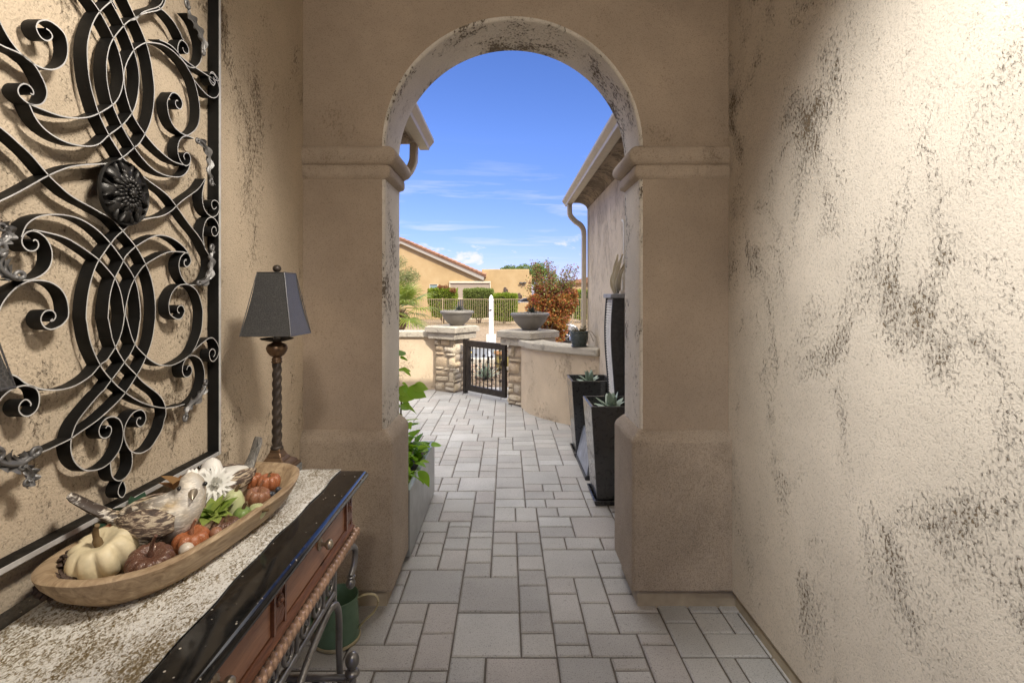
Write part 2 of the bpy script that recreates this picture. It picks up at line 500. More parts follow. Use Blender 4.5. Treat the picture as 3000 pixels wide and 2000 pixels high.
if SPOTS:
    gimbal(-.50, .62, 1.115, 1.12, 1.72, SP_R, 60, 1.0, 'recessed ceiling spotlight aimed at the bare right wall', .12)
    gimbal(.55, .62, -1.025, 1.30, 1.80, SP_L, 54, .8, 'recessed ceiling spotlight aimed at the iron grille', .24, (1,.965,.92))
    gimbal(.03, -.9, .03, 2.5, 1.7, SP_F, 90, 1.0, 'added fill spotlight behind the viewer, brightening the arch wall', .15, (1,.955,.90))  # unseen fill lamp added to raise the hall's ambient light

# ================================================================== paving
def paving():
    rnd = random.Random(11)
    u = .0765; x_lo, x_hi, y_lo, y_hi = -1.62, 1.65, .02, 8.62
    nx = int((x_hi-x_lo)/u); ny = int((y_hi-y_lo)/u)
    occ = np.zeros((nx, ny), bool)
    sizes = [((4,4),.15),((3,2),.30),((2,3),.14),((3,3),.05),((2,2),.22),((4,3),.05),((4,2),.05),((2,1),.03),((1,2),.02)]
    # a light drift of the course lines avoids a visible lattice
    mb = MB()
    for j in range(ny):
        for i in range(nx):
            if occ[i, j]: continue
            opts = []
            for (a, b), p in sizes:
                if i+a <= nx and j+b <= ny and not occ[i:i+a, j:j+b].any() and not (i+a < nx and not occ[i+a, j] and (i+a+1 >= nx or occ[i+a+1, j])): opts.append(((a, b), p))
            if not opts: opts = [((1,2), 1)] if j+2 <= ny and not occ[i:i+1, j:j+2].any() else [((1,1), 1)]
            tot = sum(p for _, p in opts); q = rnd.random()*tot
            for (a, b), p in opts:
                q -= p
                if q <= 0: break
            occ[i:i+a, j:j+b] = True
            X0 = x_lo+i*u; X1 = X0+a*u; Y0 = y_lo+j*u; Y1 = Y0+b*u
            if X1 < -1.3 and Y0 < 2.5: continue
            if X0 > 1.3 and Y0 < 2.5: continue
            g = .0042; bv = .0070; z = rnd.uniform(-.0012, .0012)
            tl = [rnd.uniform(-.0008,.0008) for _ in range(4)]
            def j_(): return rnd.uniform(-.0011, .0011)
            o = [(X0+g+j_(),Y0+g+j_()),(X1-g+j_(),Y0+g+j_()),(X1-g+j_(),Y1-g+j_()),(X0+g+j_(),Y1-g+j_())]
            cx, cy = (X0+X1)/2, (Y0+Y1)/2
            inn = [(x+math.copysign(bv, cx-x), y+math.copysign(bv, cy-y)) for x, y in o]
            vs = [(x,y,-.03) for x,y in o]+[(x,y,-.005+z) for x,y in o]+[(x,y,z+tl[k]) for k,(x,y) in enumerate(inn)]
            fs = []
            for k in range(4):
                l = (k+1) % 4
                fs += [(k,l,4+l,4+k),(4+k,4+l,8+l,8+k)]
            fs.append((8,9,10,11))
            mb.add(vs, fs)
    mb.build('paving', M['paver'], None, kind='structure', normals=False)
    s = MB(); s.add([(-3,-2.6,-.010),(3,-2.6,-.010),(3,8.63,-.010),(-3,8.63,-.010)], [(0,1,2,3)])
    s.build('paving_bed', M['joint'], None, kind='structure')
paving()

# ================================================================== wrought iron grille on the left wall
CR = {'A':(0,600,.210459),'B':(320,600,.210459),'C':(0,900,.210459),'D':(320,900,.210459),'E':(150,1150,.210459),
      'F':(0,1200,.178571),'G':(320,0,.210459),'H':(270,300,.242347),'I':(0,250,.255023),'J':(0,0,.318878),'2':(0,600,.510204)}
XG0, XG1 = -1.012, -.98
def g2w(c, x, y, X=XG1):
    ox, oy, s = CR[c]; px = ox+x*s; py = oy+y*s
    Y = X*F/(px-CX); return (Y, H+(CY-py)/F*Y)
GR = {
 'a':['C',(-60,900),(0,910),(220,950),(330,1040),(460,1100),(600,1140),(750,1152),(900,1135),(1050,1090),(1200,1000),(1300,920),(1395,800),(1480,740),'D',(0,690),(85,560),(150,420),(195,250),(212,100),'B',(210,1520),(203,1460),(170,1250),(120,1100),(80,1020),(0,920),'A',(1385,770),(1200,630),(1000,500),(850,435),(700,395),(560,365),(460,350)],
 'a2':['B',(1060,660),(900,648),(780,670),(640,745),(510,825),(440,900),(355,1030),(290,1170),(240,1380),(228,1460),(234,1568),'D',(240,130),(290,330),(345,490),(420,590),(510,680),(600,750),(700,800),(820,812),(920,790),(1080,700),(1200,580),(1330,470),(1400,425),(1450,430),(1500,490),(1528,570),(1520,660),(1480,730),(1440,755),(1405,720),(1393,640),(1410,595),(1440,578),(1470,600),(1475,650),(1450,690)],
 'b':['H',(1365,925),(1345,960),(1290,1040),(1200,1110),(1100,1180),(1018,1255),'B',(860,90),(740,155),(600,180),(450,205),(320,258),(190,365),(100,440),'A',(1525,560),(1440,680),(1350,820),(1290,980),(1240,1170),(1210,1380),(1200,1568),'C',(1210,200),(1240,400),(1300,600),(1395,800),(1460,900),(1545,1000),'D',(120,1100),(220,1180),(350,1270),(500,1340),(640,1380),(780,1400),(920,1385),(1050,1345)],
 'b2':['I',(-60,425),(0,480),(100,560),(220,670),(350,790),(450,905),(560,1035),(680,1150),(780,1240),(900,1320),(1050,1400),(1180,1475),'H',(120,1340),(240,1410),'B',(190,365),(280,470),(370,580),(450,710),(510,830),(570,970),(615,1150),(640,1350),(642,1560),'D',(635,200),(610,400),(560,580),(510,700),(440,850),(380,950),(300,1080),(225,1190),(130,1300),'E',(860,190),(740,300),(640,385),(520,470),(400,550),(280,635),(150,700),'F',(840,630),(690,690),(540,745)],
 'c':['A',(300,450),(318,400),(370,280),(480,190),(620,145),(780,132),(950,150),(1100,190),(1250,270),(1400,385),(1535,530),'B',(110,650),(200,780),(290,910),(355,1030),(400,1180),(430,1400),(435,1568),'D',(430,180),(400,380),(360,510),(300,640),(210,770),(110,910),(30,1010),'C',(1450,1150),'E',(690,0),(560,150),(430,310),(350,430),(300,560),(275,680),(275,800),(310,930),(380,1020),(470,1075),(560,1083),(680,1060),(800,990),(900,880),(970,750),(1000,620),(1000,500),(970,400),(920,350),(850,330),(760,360),(700,430),(665,520),(680,600),(735,632),(800,610),(840,540),(830,470),(780,460),(760,495)],
 'c2':['B',(1110,690),(1070,620),(980,530),(860,455),(740,422),(640,432),(550,470),(450,530),(370,580),(280,660),(220,730),(195,790),(140,900),(80,1020),(30,1170),'A',(1520,1350),(1505,1568),'C',(1515,180),(1560,420),'D',(40,420),(85,550),(150,660),(210,760),(290,850),(380,940),(450,1020),(560,1110),(680,1200),(750,1290),(785,1400),(790,1500),'2',(946,1225),(930,1290),(895,1350),'E',(1390,760),(1300,820),(1220,843),(1120,820),(1060,740),(1020,620),(1020,500),(1060,390),(1130,290),(1200,245),(1260,238),(1310,290),(1320,370),(1290,440),(1240,475),(1195,440),(1190,390),(1220,345),(1250,350),(1235,365)],
 'd':['A',(220,1040),(380,1050),(500,1020),(610,960),(690,870),(725,760),(725,650),(690,540),(630,450),(540,385),(450,360),(370,385),(315,450),(305,520),(330,580),(380,630),(450,645),(510,620),(540,560),(520,500),(480,485),(465,508)],
 'e':['E',(1120,825),(1132,920),(1120,1040),(1060,1150),(990,1210),(930,1225),(870,1190),(840,1130),(830,1050),(820,960)],
 'e2':['E',(990,1225),(945,1310),(930,1390),(960,1445),(1000,1450),(1035,1390),(1040,1320),(1010,1240)],
 'f':['D',(1080,1370),(1220,1260),(1295,1120),(1325,990),(1325,870),(1285,745),(1230,690),(1150,665),(1080,705),(1030,790),(1018,880),(1040,950),(1085,972),(1135,935),(1155,870),(1130,812),(1095,820),(1080,870)],
 'g':['D',(1100,690),(1180,590),(1240,460),(1290,300),(1303,100),'B',(1300,1450),(1260,1280),(1200,1170),(1100,1110),(1000,1110),(920,1160),(860,1260),(830,1380),(838,1490),'D',(860,110),(940,165),(1010,150),(1050,60),'B',(1050,1480),(1030,1410),(985,1400),(950,1440),(955,1490),(980,1505)],
 'h':['B',(1200,1115),(1120,1115),(1060,1080),(1000,980),(970,860),(985,750),(1030,690),(1070,665),(1110,690),(1140,780),(1120,830),(1080,865),(1045,830),(1045,780),(1075,755),(1065,785)],
 'i':['J',(1120,-50),(1020,15),(920,105),(860,200),(815,340),(800,500),(825,750),(870,920),(905,1035),(1000,1240),(1100,1400),'H',(370,665),(440,735),(560,850),(700,960),(840,1060),(930,1140),(1018,1255),'B',(1020,140),(1120,280),(1220,400),(1300,520),(1340,620),(1400,720),(1410,850),(1370,1000),(1300,1080),(1200,1115)],
 'j':['G',(760,-60),(745,0),(735,40),(680,100),(540,145),(450,185),'J',(1250,180),(1190,190),(1140,235),(1045,350),(1000,450),(978,600),(985,750),(1010,880),(1035,965),(1120,1160),'H',(510,545),(620,690),(740,810),(880,880),(1020,905),(1110,880),(1165,810),(1185,740)],
 'k':['H',(1100,755),(980,715),(880,640),(760,530),(640,385),(560,270),(485,140),'G',(250,1370),(215,1200),(208,1050),(225,930),(280,800),(345,700),(420,640),(515,595),(620,600),(720,615),(830,670),(930,750),(1050,880),(1110,980),(1175,1100),(1220,1250),(1250,1400),(1263,1540),'H',(1290,250),(1240,340),(1180,385),(1140,400),(1060,360),(980,280),(925,150),(910,30),'G',(812,1400),(860,1310),(900,1290),(960,1320),(1010,1400),(1020,1470),(990,1525),(940,1490),(920,1430),(940,1395),(960,1410)],
 'l':['G',(190,-130),(250,0),(310,130),(375,265),(450,430),(515,595),(570,800),(610,1050),(630,1250),(620,1450),'H',(731,124),(700,250),(640,385),(570,500),(510,545),(380,660),(230,730),(100,745),'I',(1000,910),(840,930),(720,965),(560,1035),(440,1100),(300,1180),(150,1260),(0,1330),(-60,1360)],
 'm':['J',(960,-100),(1010,0),(1140,240),(1230,460),(1270,620),(1280,750),(1260,920),(1215,1040),(1120,1155),(1000,1240),'I',(1150,670),(1040,700),(900,690),(750,650),(600,570),(480,470),(400,360),(340,225)],
 'n':['J',(770,-110),(840,0),(915,105),(1045,350),(1100,500),(1135,680),(1125,800),(1090,900),(1035,965),(905,1045),(800,1080),(680,1085),(550,1065),(400,1010),(265,955)],
 'o':['J',(-40,395),(0,410),(60,440),(180,490),(300,575),(380,700),(430,820),(425,900),(380,960),(300,965),(240,935),(180,880),(165,820),(200,775),(250,775),(300,820),(310,870),(280,860)],
 'p':['J',(-40,120),(0,200),(80,350),(180,480),(300,580),(400,630),(500,640),(590,590),(625,480),(610,350),(560,270),(470,200),(400,185),(345,210),(335,270),(380,350),(440,378),(485,345),(460,290),(425,265)],
 'q':['G',(1175,1105),(1250,1200),(1360,1320),(1440,1365),(1500,1350),(1535,1280),(1520,1170),(1480,1060),(1420,1015),(1390,1060),(1400,1130),(1450,1195),(1475,1150),(1440,1090),(1420,1090)],
 'r':['G',(690,105),(780,170),(880,280),(960,400),(1020,530),(1040,560)],
 's':['G',(1090,190),(1200,330),(1280,560),(1300,720),(1275,850),(1240,905),(1190,945),(1120,935),(1060,885),(970,760),(955,660),(980,580),(1020,562),(1080,620),(1110,700),(1090,755),(1040,720),(1025,660)],
 't':['H',(1235,440),(1140,402),(1070,440),(1035,540),(1045,650),(1090,740),(1140,768),(1180,740),(1190,680),(1170,620),(1130,610),(1105,650),(1125,695)],
 'u':['H',(1370,925),(1340,1050),(1330,1150),(1350,1270),(1390,1340),(1450,1385),(1510,1360),(1538,1290),(1525,1210),(1475,1180),(1445,1210),(1450,1270),(1480,1292),(1505,1265)],
 'v':['B',(1330,600),(1310,480),(1305,380),(1330,260),(1370,195),(1430,170),(1490,220),(1528,310),(1520,390),(1480,437),(1440,420),(1425,350),(1450,305),(1485,320),(1490,370)],
 'w':['C',(-60,1360),(0,1290),(40,1240),(130,1160),(250,1105),(350,1085),(460,1105),(520,1150),(550,1240),(545,1340),(510,1430),(430,1500),(350,1515),(290,1480),(262,1420),(280,1340),(340,1285),(390,1290),(435,1340),(420,1370)],
 'x':['A',(-30,1520),(0,1450),(60,1330),(200,1170),(330,1090),(440,1055),(560,1048),(700,1075),(830,1150),(910,1260),(950,1390),(955,1540),'C',(930,170),(860,250),(760,295),(700,308),(620,275),(575,200),(575,130),(620,60),(690,38),(750,60),(780,120),(750,180),(700,190),(735,160)],
}
def tr(path, X=XG1):
    c = None; out = []
    for it in path:
        if isinstance(it, str): c = it
        else: out.append(g2w(c, it[0], it[1], X))
    return out
def ribbon(mb, yz, x0=XG0, x1=XG1, th=.0028, k=4):
    p = [Vector((a, b)) for a, b in yz]
    p3 = spline([(0, a.x, a.y) for a in p], k); p = [Vector((q.y, q.z)) for q in p3]
    # light smoothing of the traced line
    for _ in range(2):
        p = [p[0]]+[(p[i-1]+p[i]*2+p[i+1])/4 for i in range(1, len(p)-1)]+[p[-1]]
    vs = []; fs = []; n = len(p)
    for i, q in enumerate(p):
        t = p[min(i+1,n-1)]-p[max(i-1,0)]
        if t.length < 1e-7: t = Vector((1,0))
        t.normalize(); nn = Vector((-t.y, t.x))*th/2
        for x, sg in ((x0,-1),(x1,-1),(x1,1),(x0,1)):
            vs.append((x, q.x+sg*nn.x, q.y+sg*nn.y))
    for i in range(n-1):
        for a in range(4):
            b = (a+1) % 4
            fs.append((i*4+a, i*4+b, (i+1)*4+b, (i+1)*4+a))
    fs += [(3,2,1,0), tuple((n-1)*4+a for a in range(4))]
    mb.add(vs, fs)

def acanthus(par, sp, w=.03, curl=1):
    """cast leaf: ribbed lobed blade with rolled edges and a curled tip, lying on the front of the ribbons. sp = (Y, Z) points root -> tip"""
    mb = MB()
    pts = spline([(XG1+.002, y, z) for y, z in sp], 9); n = len(pts); nv = 12; k = 4.5
    vs = []; fs = []
    for i, p in enumerate(pts):
        u = i/(n-1); t = (pts[min(i+1,n-1)]-pts[max(i-1,0)]).normalized(); nn = Vector((0,-t.z,t.y))*curl
        W_ = w*(math.sin(math.pi*(.08+.84*u))**.6)*(1-.45*u)
        for j in range(nv+1):
            v = j/nv*2-1
            lob = .62+.50*abs(math.sin(k*math.pi*u+.25))
            side = W_*lob*(1.0 if v > 0 else .45)
            slide = t*(abs(v)**1.5)*w*.55
            h = .010*math.exp(-(v*4)**2)+.009*v*v+.0045*math.cos(2*k*math.pi*u+.5+2.2*abs(v))*abs(v)
            vs.append(p+nn*v*side+slide+Vector((h,0,0)))
    m = nv+1
    for i in range(n-1):
        for j in range(nv): fs.append((i*m+j,i*m+j+1,(i+1)*m+j+1,(i+1)*m+j))
    mb.add(vs, fs)
    mb.tube([p+Vector((.006,0,0)) for p in pts], [w*.16*(1-.5*i/(n-1)) for i in range(n)], 8)
    for (p0, p1, rr, sg) in ((pts[-1], pts[-3], .40, curl), (pts[2], pts[4], .30, -curl)):
        t = (p0-p1).normalized(); nn = Vector((0,-t.z,t.y))*sg; q = [p0+Vector((.006,0,0))]
        for j in range(1, 12):
            a = j*.5; r_ = w*rr*(1-j*.05)
            q.append(p0+Vector((.007,0,0))+t*(r_*math.sin(a))*1.25+nn*(r_*(1-math.cos(a))))
        mb.tube(q, [w*.15-(w*.004)*j for j in range(len(q))], 8); mb.ball(q[-1], w*.17, 8, 6)
    mb.build('acanthus_leaf', M['ironedge'], par, smooth=60)

def grille():
    t = empty('iron_grille', (XG0, 1.28, 1.0), 'black wrought iron grille of interlaced scrolls in a square frame, hung on the left wall', 'wall grille')
    y0, y1, z0, z1 = .832, 1.727, 1.008, 2.62
    fr = MB()
    d0, d1, b = -1.022, -.983, .014
    fr.box(d0, d1, y1-b, y1, z0, z1).box(d0, d1, y0, y0+b, z0, z1).box(d0, d1, y0+b, y1-b, z0, z0+b).box(d0, d1, y0+b, y1-b, z1-b, z1)
    fr.build('frame', M['iron'], t, bevel=.002, mat2=M['iron_glint'], sel2=lambda p: p.normal.x > .8)
    for key, path in GR.items():
        mb = MB(); ribbon(mb, tr(path)); mb.build('scroll_ribbon', M['iron'], t, smooth=35, mat2=M['iron_glint'], sel2=lambda p: p.normal.x > .8)
    # upper part beyond the frame of the picture: the same design mirrored about the rosette
    zc = 1.815
    for key in ('c','c2','a','a2'):
        yz = [(y, 2*zc-z) for y, z in tr(GR[key])]
        yz = [q for q in yz if q[1] > 2.26]
        if len(yz) > 3:
            mb = MB(); ribbon(mb, yz); mb.build('scroll_ribbon', M['iron'], t, smooth=35, mat2=M['iron_glint'], sel2=lambda p: p.normal.x > .8)
    # left third lies outside the picture: mirror of the right third
    yc = 1.283
    for key in ('f','g','h','k','q','s','t','u','v'):
        yz = [(2*yc-y, z) for y, z in tr(GR[key])]
        yz = [q for q in yz if q[0] < .955]
        if len(yz) > 3:
            mb = MB(); ribbon(mb, yz); mb.build('scroll_ribbon', M['iron'], t, smooth=35, mat2=M['iron_glint'], sel2=lambda p: p.normal.x > .8)
    # rosette
    Q = Matrix(((0,0,1,0),(1,0,0,0),(0,1,0,0),(0,0,0,1)))
    c = Vector((XG1-.002, 1.281, 1.813)); rb = MB()
    rb.lathe([(.0,.0),(.074,.0),(.077,.006),(.081,.012),(.083,.006),(.081,.001),(.0,-.001)], c, 40, Q)
    for ring, (n, r, L, w_, hgt) in enumerate(((8,.060,.020,.017,.010),(16,.042,.012,.0072,.016),(22,.033,.0085,.0042,.022),(12,.019,.006,.0045,.022))):
        for k in range(n):
            a = 2*math.pi*(k+.5*ring)/n
            Mx = Q @ Matrix.Rotation(a, 4, 'Z') @ Matrix.Translation((r,0,hgt)) @ Matrix.Rotation(.5, 4, 'Y')
            rb.ball(c, (L, w_, .006), 8, 6, Mx)
            if ring == 0:
                for sg in (-1, 1):
                    Mx = Q @ Matrix.Rotation(a+sg*.2, 4, 'Z') @ Matrix.Translation((r+.002,0,hgt)) @ Matrix.Rotation(sg*.35, 4, 'Z')
                    rb.ball(c, (L*.9, .005, .008), 8, 6, Mx)
    rb.ball(c+Vector((.026,0,0)), .010, 12, 8)
    for k in range(7):
        a = 2*math.pi*k/7; rb.ball(c+Vector((.028, .009*math.cos(a), .009*math.sin(a))), .0042, 6, 5)
    rb.build('rosette', M['rosette'], t, smooth=60)
    # cast leaves
    gl = lambda c, *pts: [g2w(c, x, y) for x, y in pts]
    acanthus(t, gl('B', (1200,1115),(1310,1070),(1375,960),(1395,830),(1390,720),(1410,620)), .028, 1)
    acanthus(t, gl('H', (1235,440),(1310,490),(1370,590),(1395,720),(1390,840),(1420,950)), .028, -1)
    acanthus(t, gl('D', (1320,1040),(1290,1140),(1210,1270),(1110,1350),(1050,1440),(1040,1520)), .028, -1)
    acanthus(t, gl('G', (1290,760),(1285,620),(1240,470),(1170,330),(1090,200),(1070,90)), .030, 1)
    acanthus(t, gl('F', (520,745),(420,800),(300,880),(150,905),(0,890),(-160,820)), .036, -1)
    acanthus(t, gl('F', (300,900),(400,960),(470,1030),(480,1120),(420,1200)), .022, -1)
    acanthus(t, gl('A', (200,1030),(110,1005),(0,935),(-90,820),(-120,640)), .034, -1)
    acanthus(t, gl('A', (-60,560),(20,510),(80,430),(60,340),(0,285)), .022, 1)
    return t
grille()
# ================================================================== console table
ZT = .915
XT = -.507
def console():
    t = empty('console_table', (-.76, 1.2, 0), 'console table with black granite top, cherry drawers and scrolled pewter iron legs', 'console table')
    y0, y1 = .36, 1.841
    # granite slab with a full bullnose edge
    nose = [(.016*math.sin(R(a)), ZT-.016+.016*math.cos(R(a))) for a in range(0, 181, 20)]
    mb = MB()
    def path(o): return [(XL+.012, y0-o), (XT-.016+o-.006, y0-o), (XT-.016+o, y0-o+.006), (XT-.016+o, y1-.016+o-.006), (XT-.016+o-.006, y1-.016+o), (XL+.012, y1-.016+o)]
    mb.sweep([(-.05, ZT)]+nose+[(-.05, ZT-.032)], path)
    mb.add([(XL+.012, y0+.05, ZT), (XT-.066, y0+.05, ZT), (XT-.066, y1-.066, ZT), (XL+.012, y1-.066, ZT)], [(0,1,2,3)])
    mb.build('granite_top', M['granite'], t, smooth=60)
    XA = -.568
    MB().box(XL+.03, XA, y0+.065, 1.795, .738, ZT-.033).build('apron', M['cherrydark'], t, bevel=.002)
    fronts = [(1.262, 1.728), (.722, 1.188)]
    for a, b in fronts:
        d = MB().box(XA, XA+.009, a, b, .745, ZT-.036).build('drawer_front', M['cherry'], t, bevel=.003)
        kb = MB(); yc = (a+b)/2; zc = .812
        Q = Matrix(((0,0,1,0),(1,0,0,0),(0,1,0,0),(0,0,0,1)))
        kb.lathe([(0,0),(.017,.0),(.018,.002),(.013,.005),(.006,.007),(.005,.014),(.007,.019),(.0135,.024),(.0155,.030),(.0135,.036),(.007,.040),(0,.041)], (XA+.009, yc, zc), 18, Q)
        for k in range(10):
            an = 2*math.pi*k/10; kb.ball((XA+.012, yc+.0145*math.cos(an), zc+.0145*math.sin(an)), (.002,.004,.004), 6, 4)
        kb.build('knob', M['knob'], d, smooth=50)
    for a, b in ((1.731, 1.792), (1.191, 1.259), (.651, .719)):
        mb = MB(); zc = .81; ym = (a+b)/2; x = XA+.016
        mb.box(XA, x, a, a+.010, .742, ZT-.035).box(XA, x, b-.010, b, .742, ZT-.035).box(XA, XA+.008, a+.010, b-.010, .742, ZT-.035)
        for sg in (1, -1):
            for k in range(-3, 4):
                an = k*.26
                p0 = Vector((XA+.008, ym+.004*k, zc+sg*.006)); p1 = Vector((XA+.013, ym+math.sin(an)*.028, zc+sg*.034)); p2 = Vector((XA+.010, ym+math.sin(an)*.024, zc+sg*.062))
                mb.tube([p0, p1, p2], [.003, .0042, .0028], 6)
        for k in range(8):
            an = 2*math.pi*k/8
            mb.ball((XA+.013, ym+.010*math.cos(an), zc+.010*math.sin(an)), (.006,.006,.006), 8, 6)
        mb.ball((XA+.017, ym, zc), .007, 10, 8)
        mb.build('carved_panel', M['cherrydark'], t, smooth=50)
    mo = MB()
    prof = [(0,.742),(.010,.742),(.014,.737),(.011,.732),(.016,.728),(.019,.722),(.017,.716),(.012,.712),(0,.710)]
    mo.sweep(prof, lambda o: [(XL+.03, y0+.065-o), (XA+o, y0+.065-o), (XA+o, 1.795+o), (XL+.03, 1.795+o)])
    mo.build('apron_moulding', M['cherrydark'], t, smooth=40)
    def rope(p0, p1, r, pitch, mb):
        p0 = Vector(p0); p1 = Vector(p1); L = (p1-p0).length; d = (p1-p0).normalized(); n = int(L/.0032); m = 12
        b = d.cross(Vector((0,0,1))).normalized(); q = b.cross(d); vs = []; fs = []
        for i in range(n+1):
            s = L*i/n
            for k in range(m):
                a = 2*math.pi*k/m
                rr = r*(.62+.48*abs(math.cos(a-2*math.pi*s/pitch)))
                vs.append(p0+d*s+b*math.cos(a)*rr+q*math.sin(a)*rr)
        for i in range(n):
            for k in range(m):
                k2 = (k+1) % m; fs.append((i*m+k, i*m+k2, (i+1)*m+k2, (i+1)*m+k))
        mb.add(vs, fs)
    rp = MB(); rope((XA+.021, y0+.05, .699), (XA+.021, 1.822, .699),   .0150, .052, rp); rope((XA+.021, 1.816, .699), (XL+.03, 1.816, .699), .0140, .038, rp)
    rp.build('rope_moulding', M['ropewood'], t, smooth=60)
    # iron base --------------------------------------------------------
    MT = M['tableiron']
    def mir(p): return [(x, (y0+1.795+.065)-y, z) for x, y, z in p]
    def rod(pts, r, nm, k=5, both=True, mbonly=None):
        for q in ((pts, mir(pts)) if both else (pts,)):
            mb = MB(); mb.tube(spline(q, k), r, 10); mb.build(nm, MT, t, smooth=60)
    XI = -.551; XBK = -.985
    # front legs: straight limb near the corner, sweeping brace towards the middle
    rod([(XI+.02,1.655,0),(XI+.014,1.64,.18),(XI+.008,1.625,.38),(XI+.012,1.61,.52),(XI+.012,1.585,.575),(XI+.006,1.555,.585),(XI,1.52,.572),(XI-.004,1.40,.535),(XI-.006,1.28,.46),(XI-.008,1.18,.34),(XI-.01,1.10,.17),(XI-.01,1.06,0)], .0105, 'leg')
    rod([(XBK,1.655,0),(XBK,1.64,.2),(XBK,1.625,.45),(XBK,1.61,.60),(XBK,1.60,.69)], .0105, 'leg')
    for q in (1.60,):
        pts = [(XI,q,.70),(XI,q+.002,.56)]
        rod(pts, .008, 'hanger', 2)
    # lower rail below the scroll frieze
    rod([(XI,1.60,.607),(XI,1.2,.612),(XI,.62,.607)], .0085, 'frieze_rail', 6, both=False)
    # frieze of C scrolls between rope and rail
    def cscroll(y, flip):
        q = []
        for j in range(26):
            a = -.4+j*.34; r_ = .040*(1-j/31)
            q.append((XI, y+flip*r_*math.sin(a)*.95, .655+r_*math.cos(a)*1.0))
        q = [(XI, y-flip*.050, .612), (XI, y-flip*.045, .66), (XI, y-flip*.03, .688)]+q
        mb = MB(); mb.tube(spline(q, 2), .0058, 8); mb.build('frieze_scroll', MT, t, smooth=60)
    yy = 1.555; fl = 1
    while yy > .62:
        cscroll(yy, fl); yy -= .096; fl = -fl
    # volute that swings out past the end of the apron and ends in a ball
    for xx in (XI,):
        q = [(xx,1.60,.70),(xx+.004,1.66,.692),(xx+.010,1.735,.685),(xx+.014,1.775,.655),(xx+.012,1.775,.61),(xx+.006,1.755,.575)]
        for pp in (q, mir(q)):
            mb = MB(); mb.tube(spline(pp, 5), .0105, 10)
            e = Vector(pp[-1]); mb.ball(e+Vector((0,0,-.004)), (.0155,.0155,.006), 12, 8); mb.ball(e+Vector((-.001,-.002,-.026)), (.0165,.0165,.019), 14, 10)
            mb.build('volute', MT, t, smooth=60)
    # low shelf frame with ball finials
    ze = .335
    for y in (1.60, .62):
        mb = MB(); mb.tube([(XBK,y,ze),(XI+.055,y,ze)], .0105, 10)
        mb.tube([(XBK,y,ze-.10),(XI+.055,y,ze-.10)], .0085, 10)
        for k in range(6):
            x = XBK+.03+(XI+.05-XBK)*k/6
            q = [(x+.035*math.cos(a)+.03, y, ze-.05+.038*math.sin(a)) for a in [j*.5 for j in range(13)]]
            mb.tube(q, .0045, 6)
        mb.build('shelf_end', MT, t, smooth=60)
        post = MB(); xp = XI+.058
        post.tube([(xp,y,.0),(xp,y,ze+.012)], .0125, 12)
        post.lathe([(.0,ze+.005),(.020,ze+.008),(.024,ze+.016),(.020,ze+.024),(.012,ze+.028),(.012,ze+.034),(.0,ze+.036)], (xp,y,0), 18)
        post.ball((xp,y,ze+.056), (.022,.022,.027), 18, 12)
        post.build('finial_post', MT, t, smooth=60)
    for x in (XBK, XI+.045):
        MB().tube([(x,.62,ze),(x,1.60,ze)], .0085, 10).build('shelf_rail', MT, t, smooth=60)
console()

# table runner, slightly wavy front edge, lying 4 mm above the granite
def table_runner():
    mb = MB(); ny = 90; nx = 24; vs = []; fs = []
    rnd = random.Random(3)
    for j in range(ny+1):
        y = .42+(1.836-.42)*j/ny
        e1 = -.606+.0035*math.sin(y*9)+.0022*math.sin(y*31+1)
        e0 = -.957+.003*math.sin(y*8+2)
        for i in range(nx+1):
            u = i/nx; x = e0+(e1-e0)*u
            z = ZT+.004+.0012*mnoise.noise(Vector((x*30, y*9, 0)))+.0008*mnoise.noise(Vector((x*90, y*60, 3)))
            vs.append((x, y, z))
    for j in range(ny):
        for i in range(nx):
            a = j*(nx+1)+i; fs.append((a, a+1, a+nx+2, a+nx+1))
    mb.add(vs, fs)
    o = mb.build('table_runner', M['runner'], None, smooth=180, label='silver and gold flecked cloth runner lying along the granite console top', cat='table runner')
    so = o.modifiers.new('thick', 'SOLIDIFY'); so.thickness = .0025; so.offset = -1
table_runner()

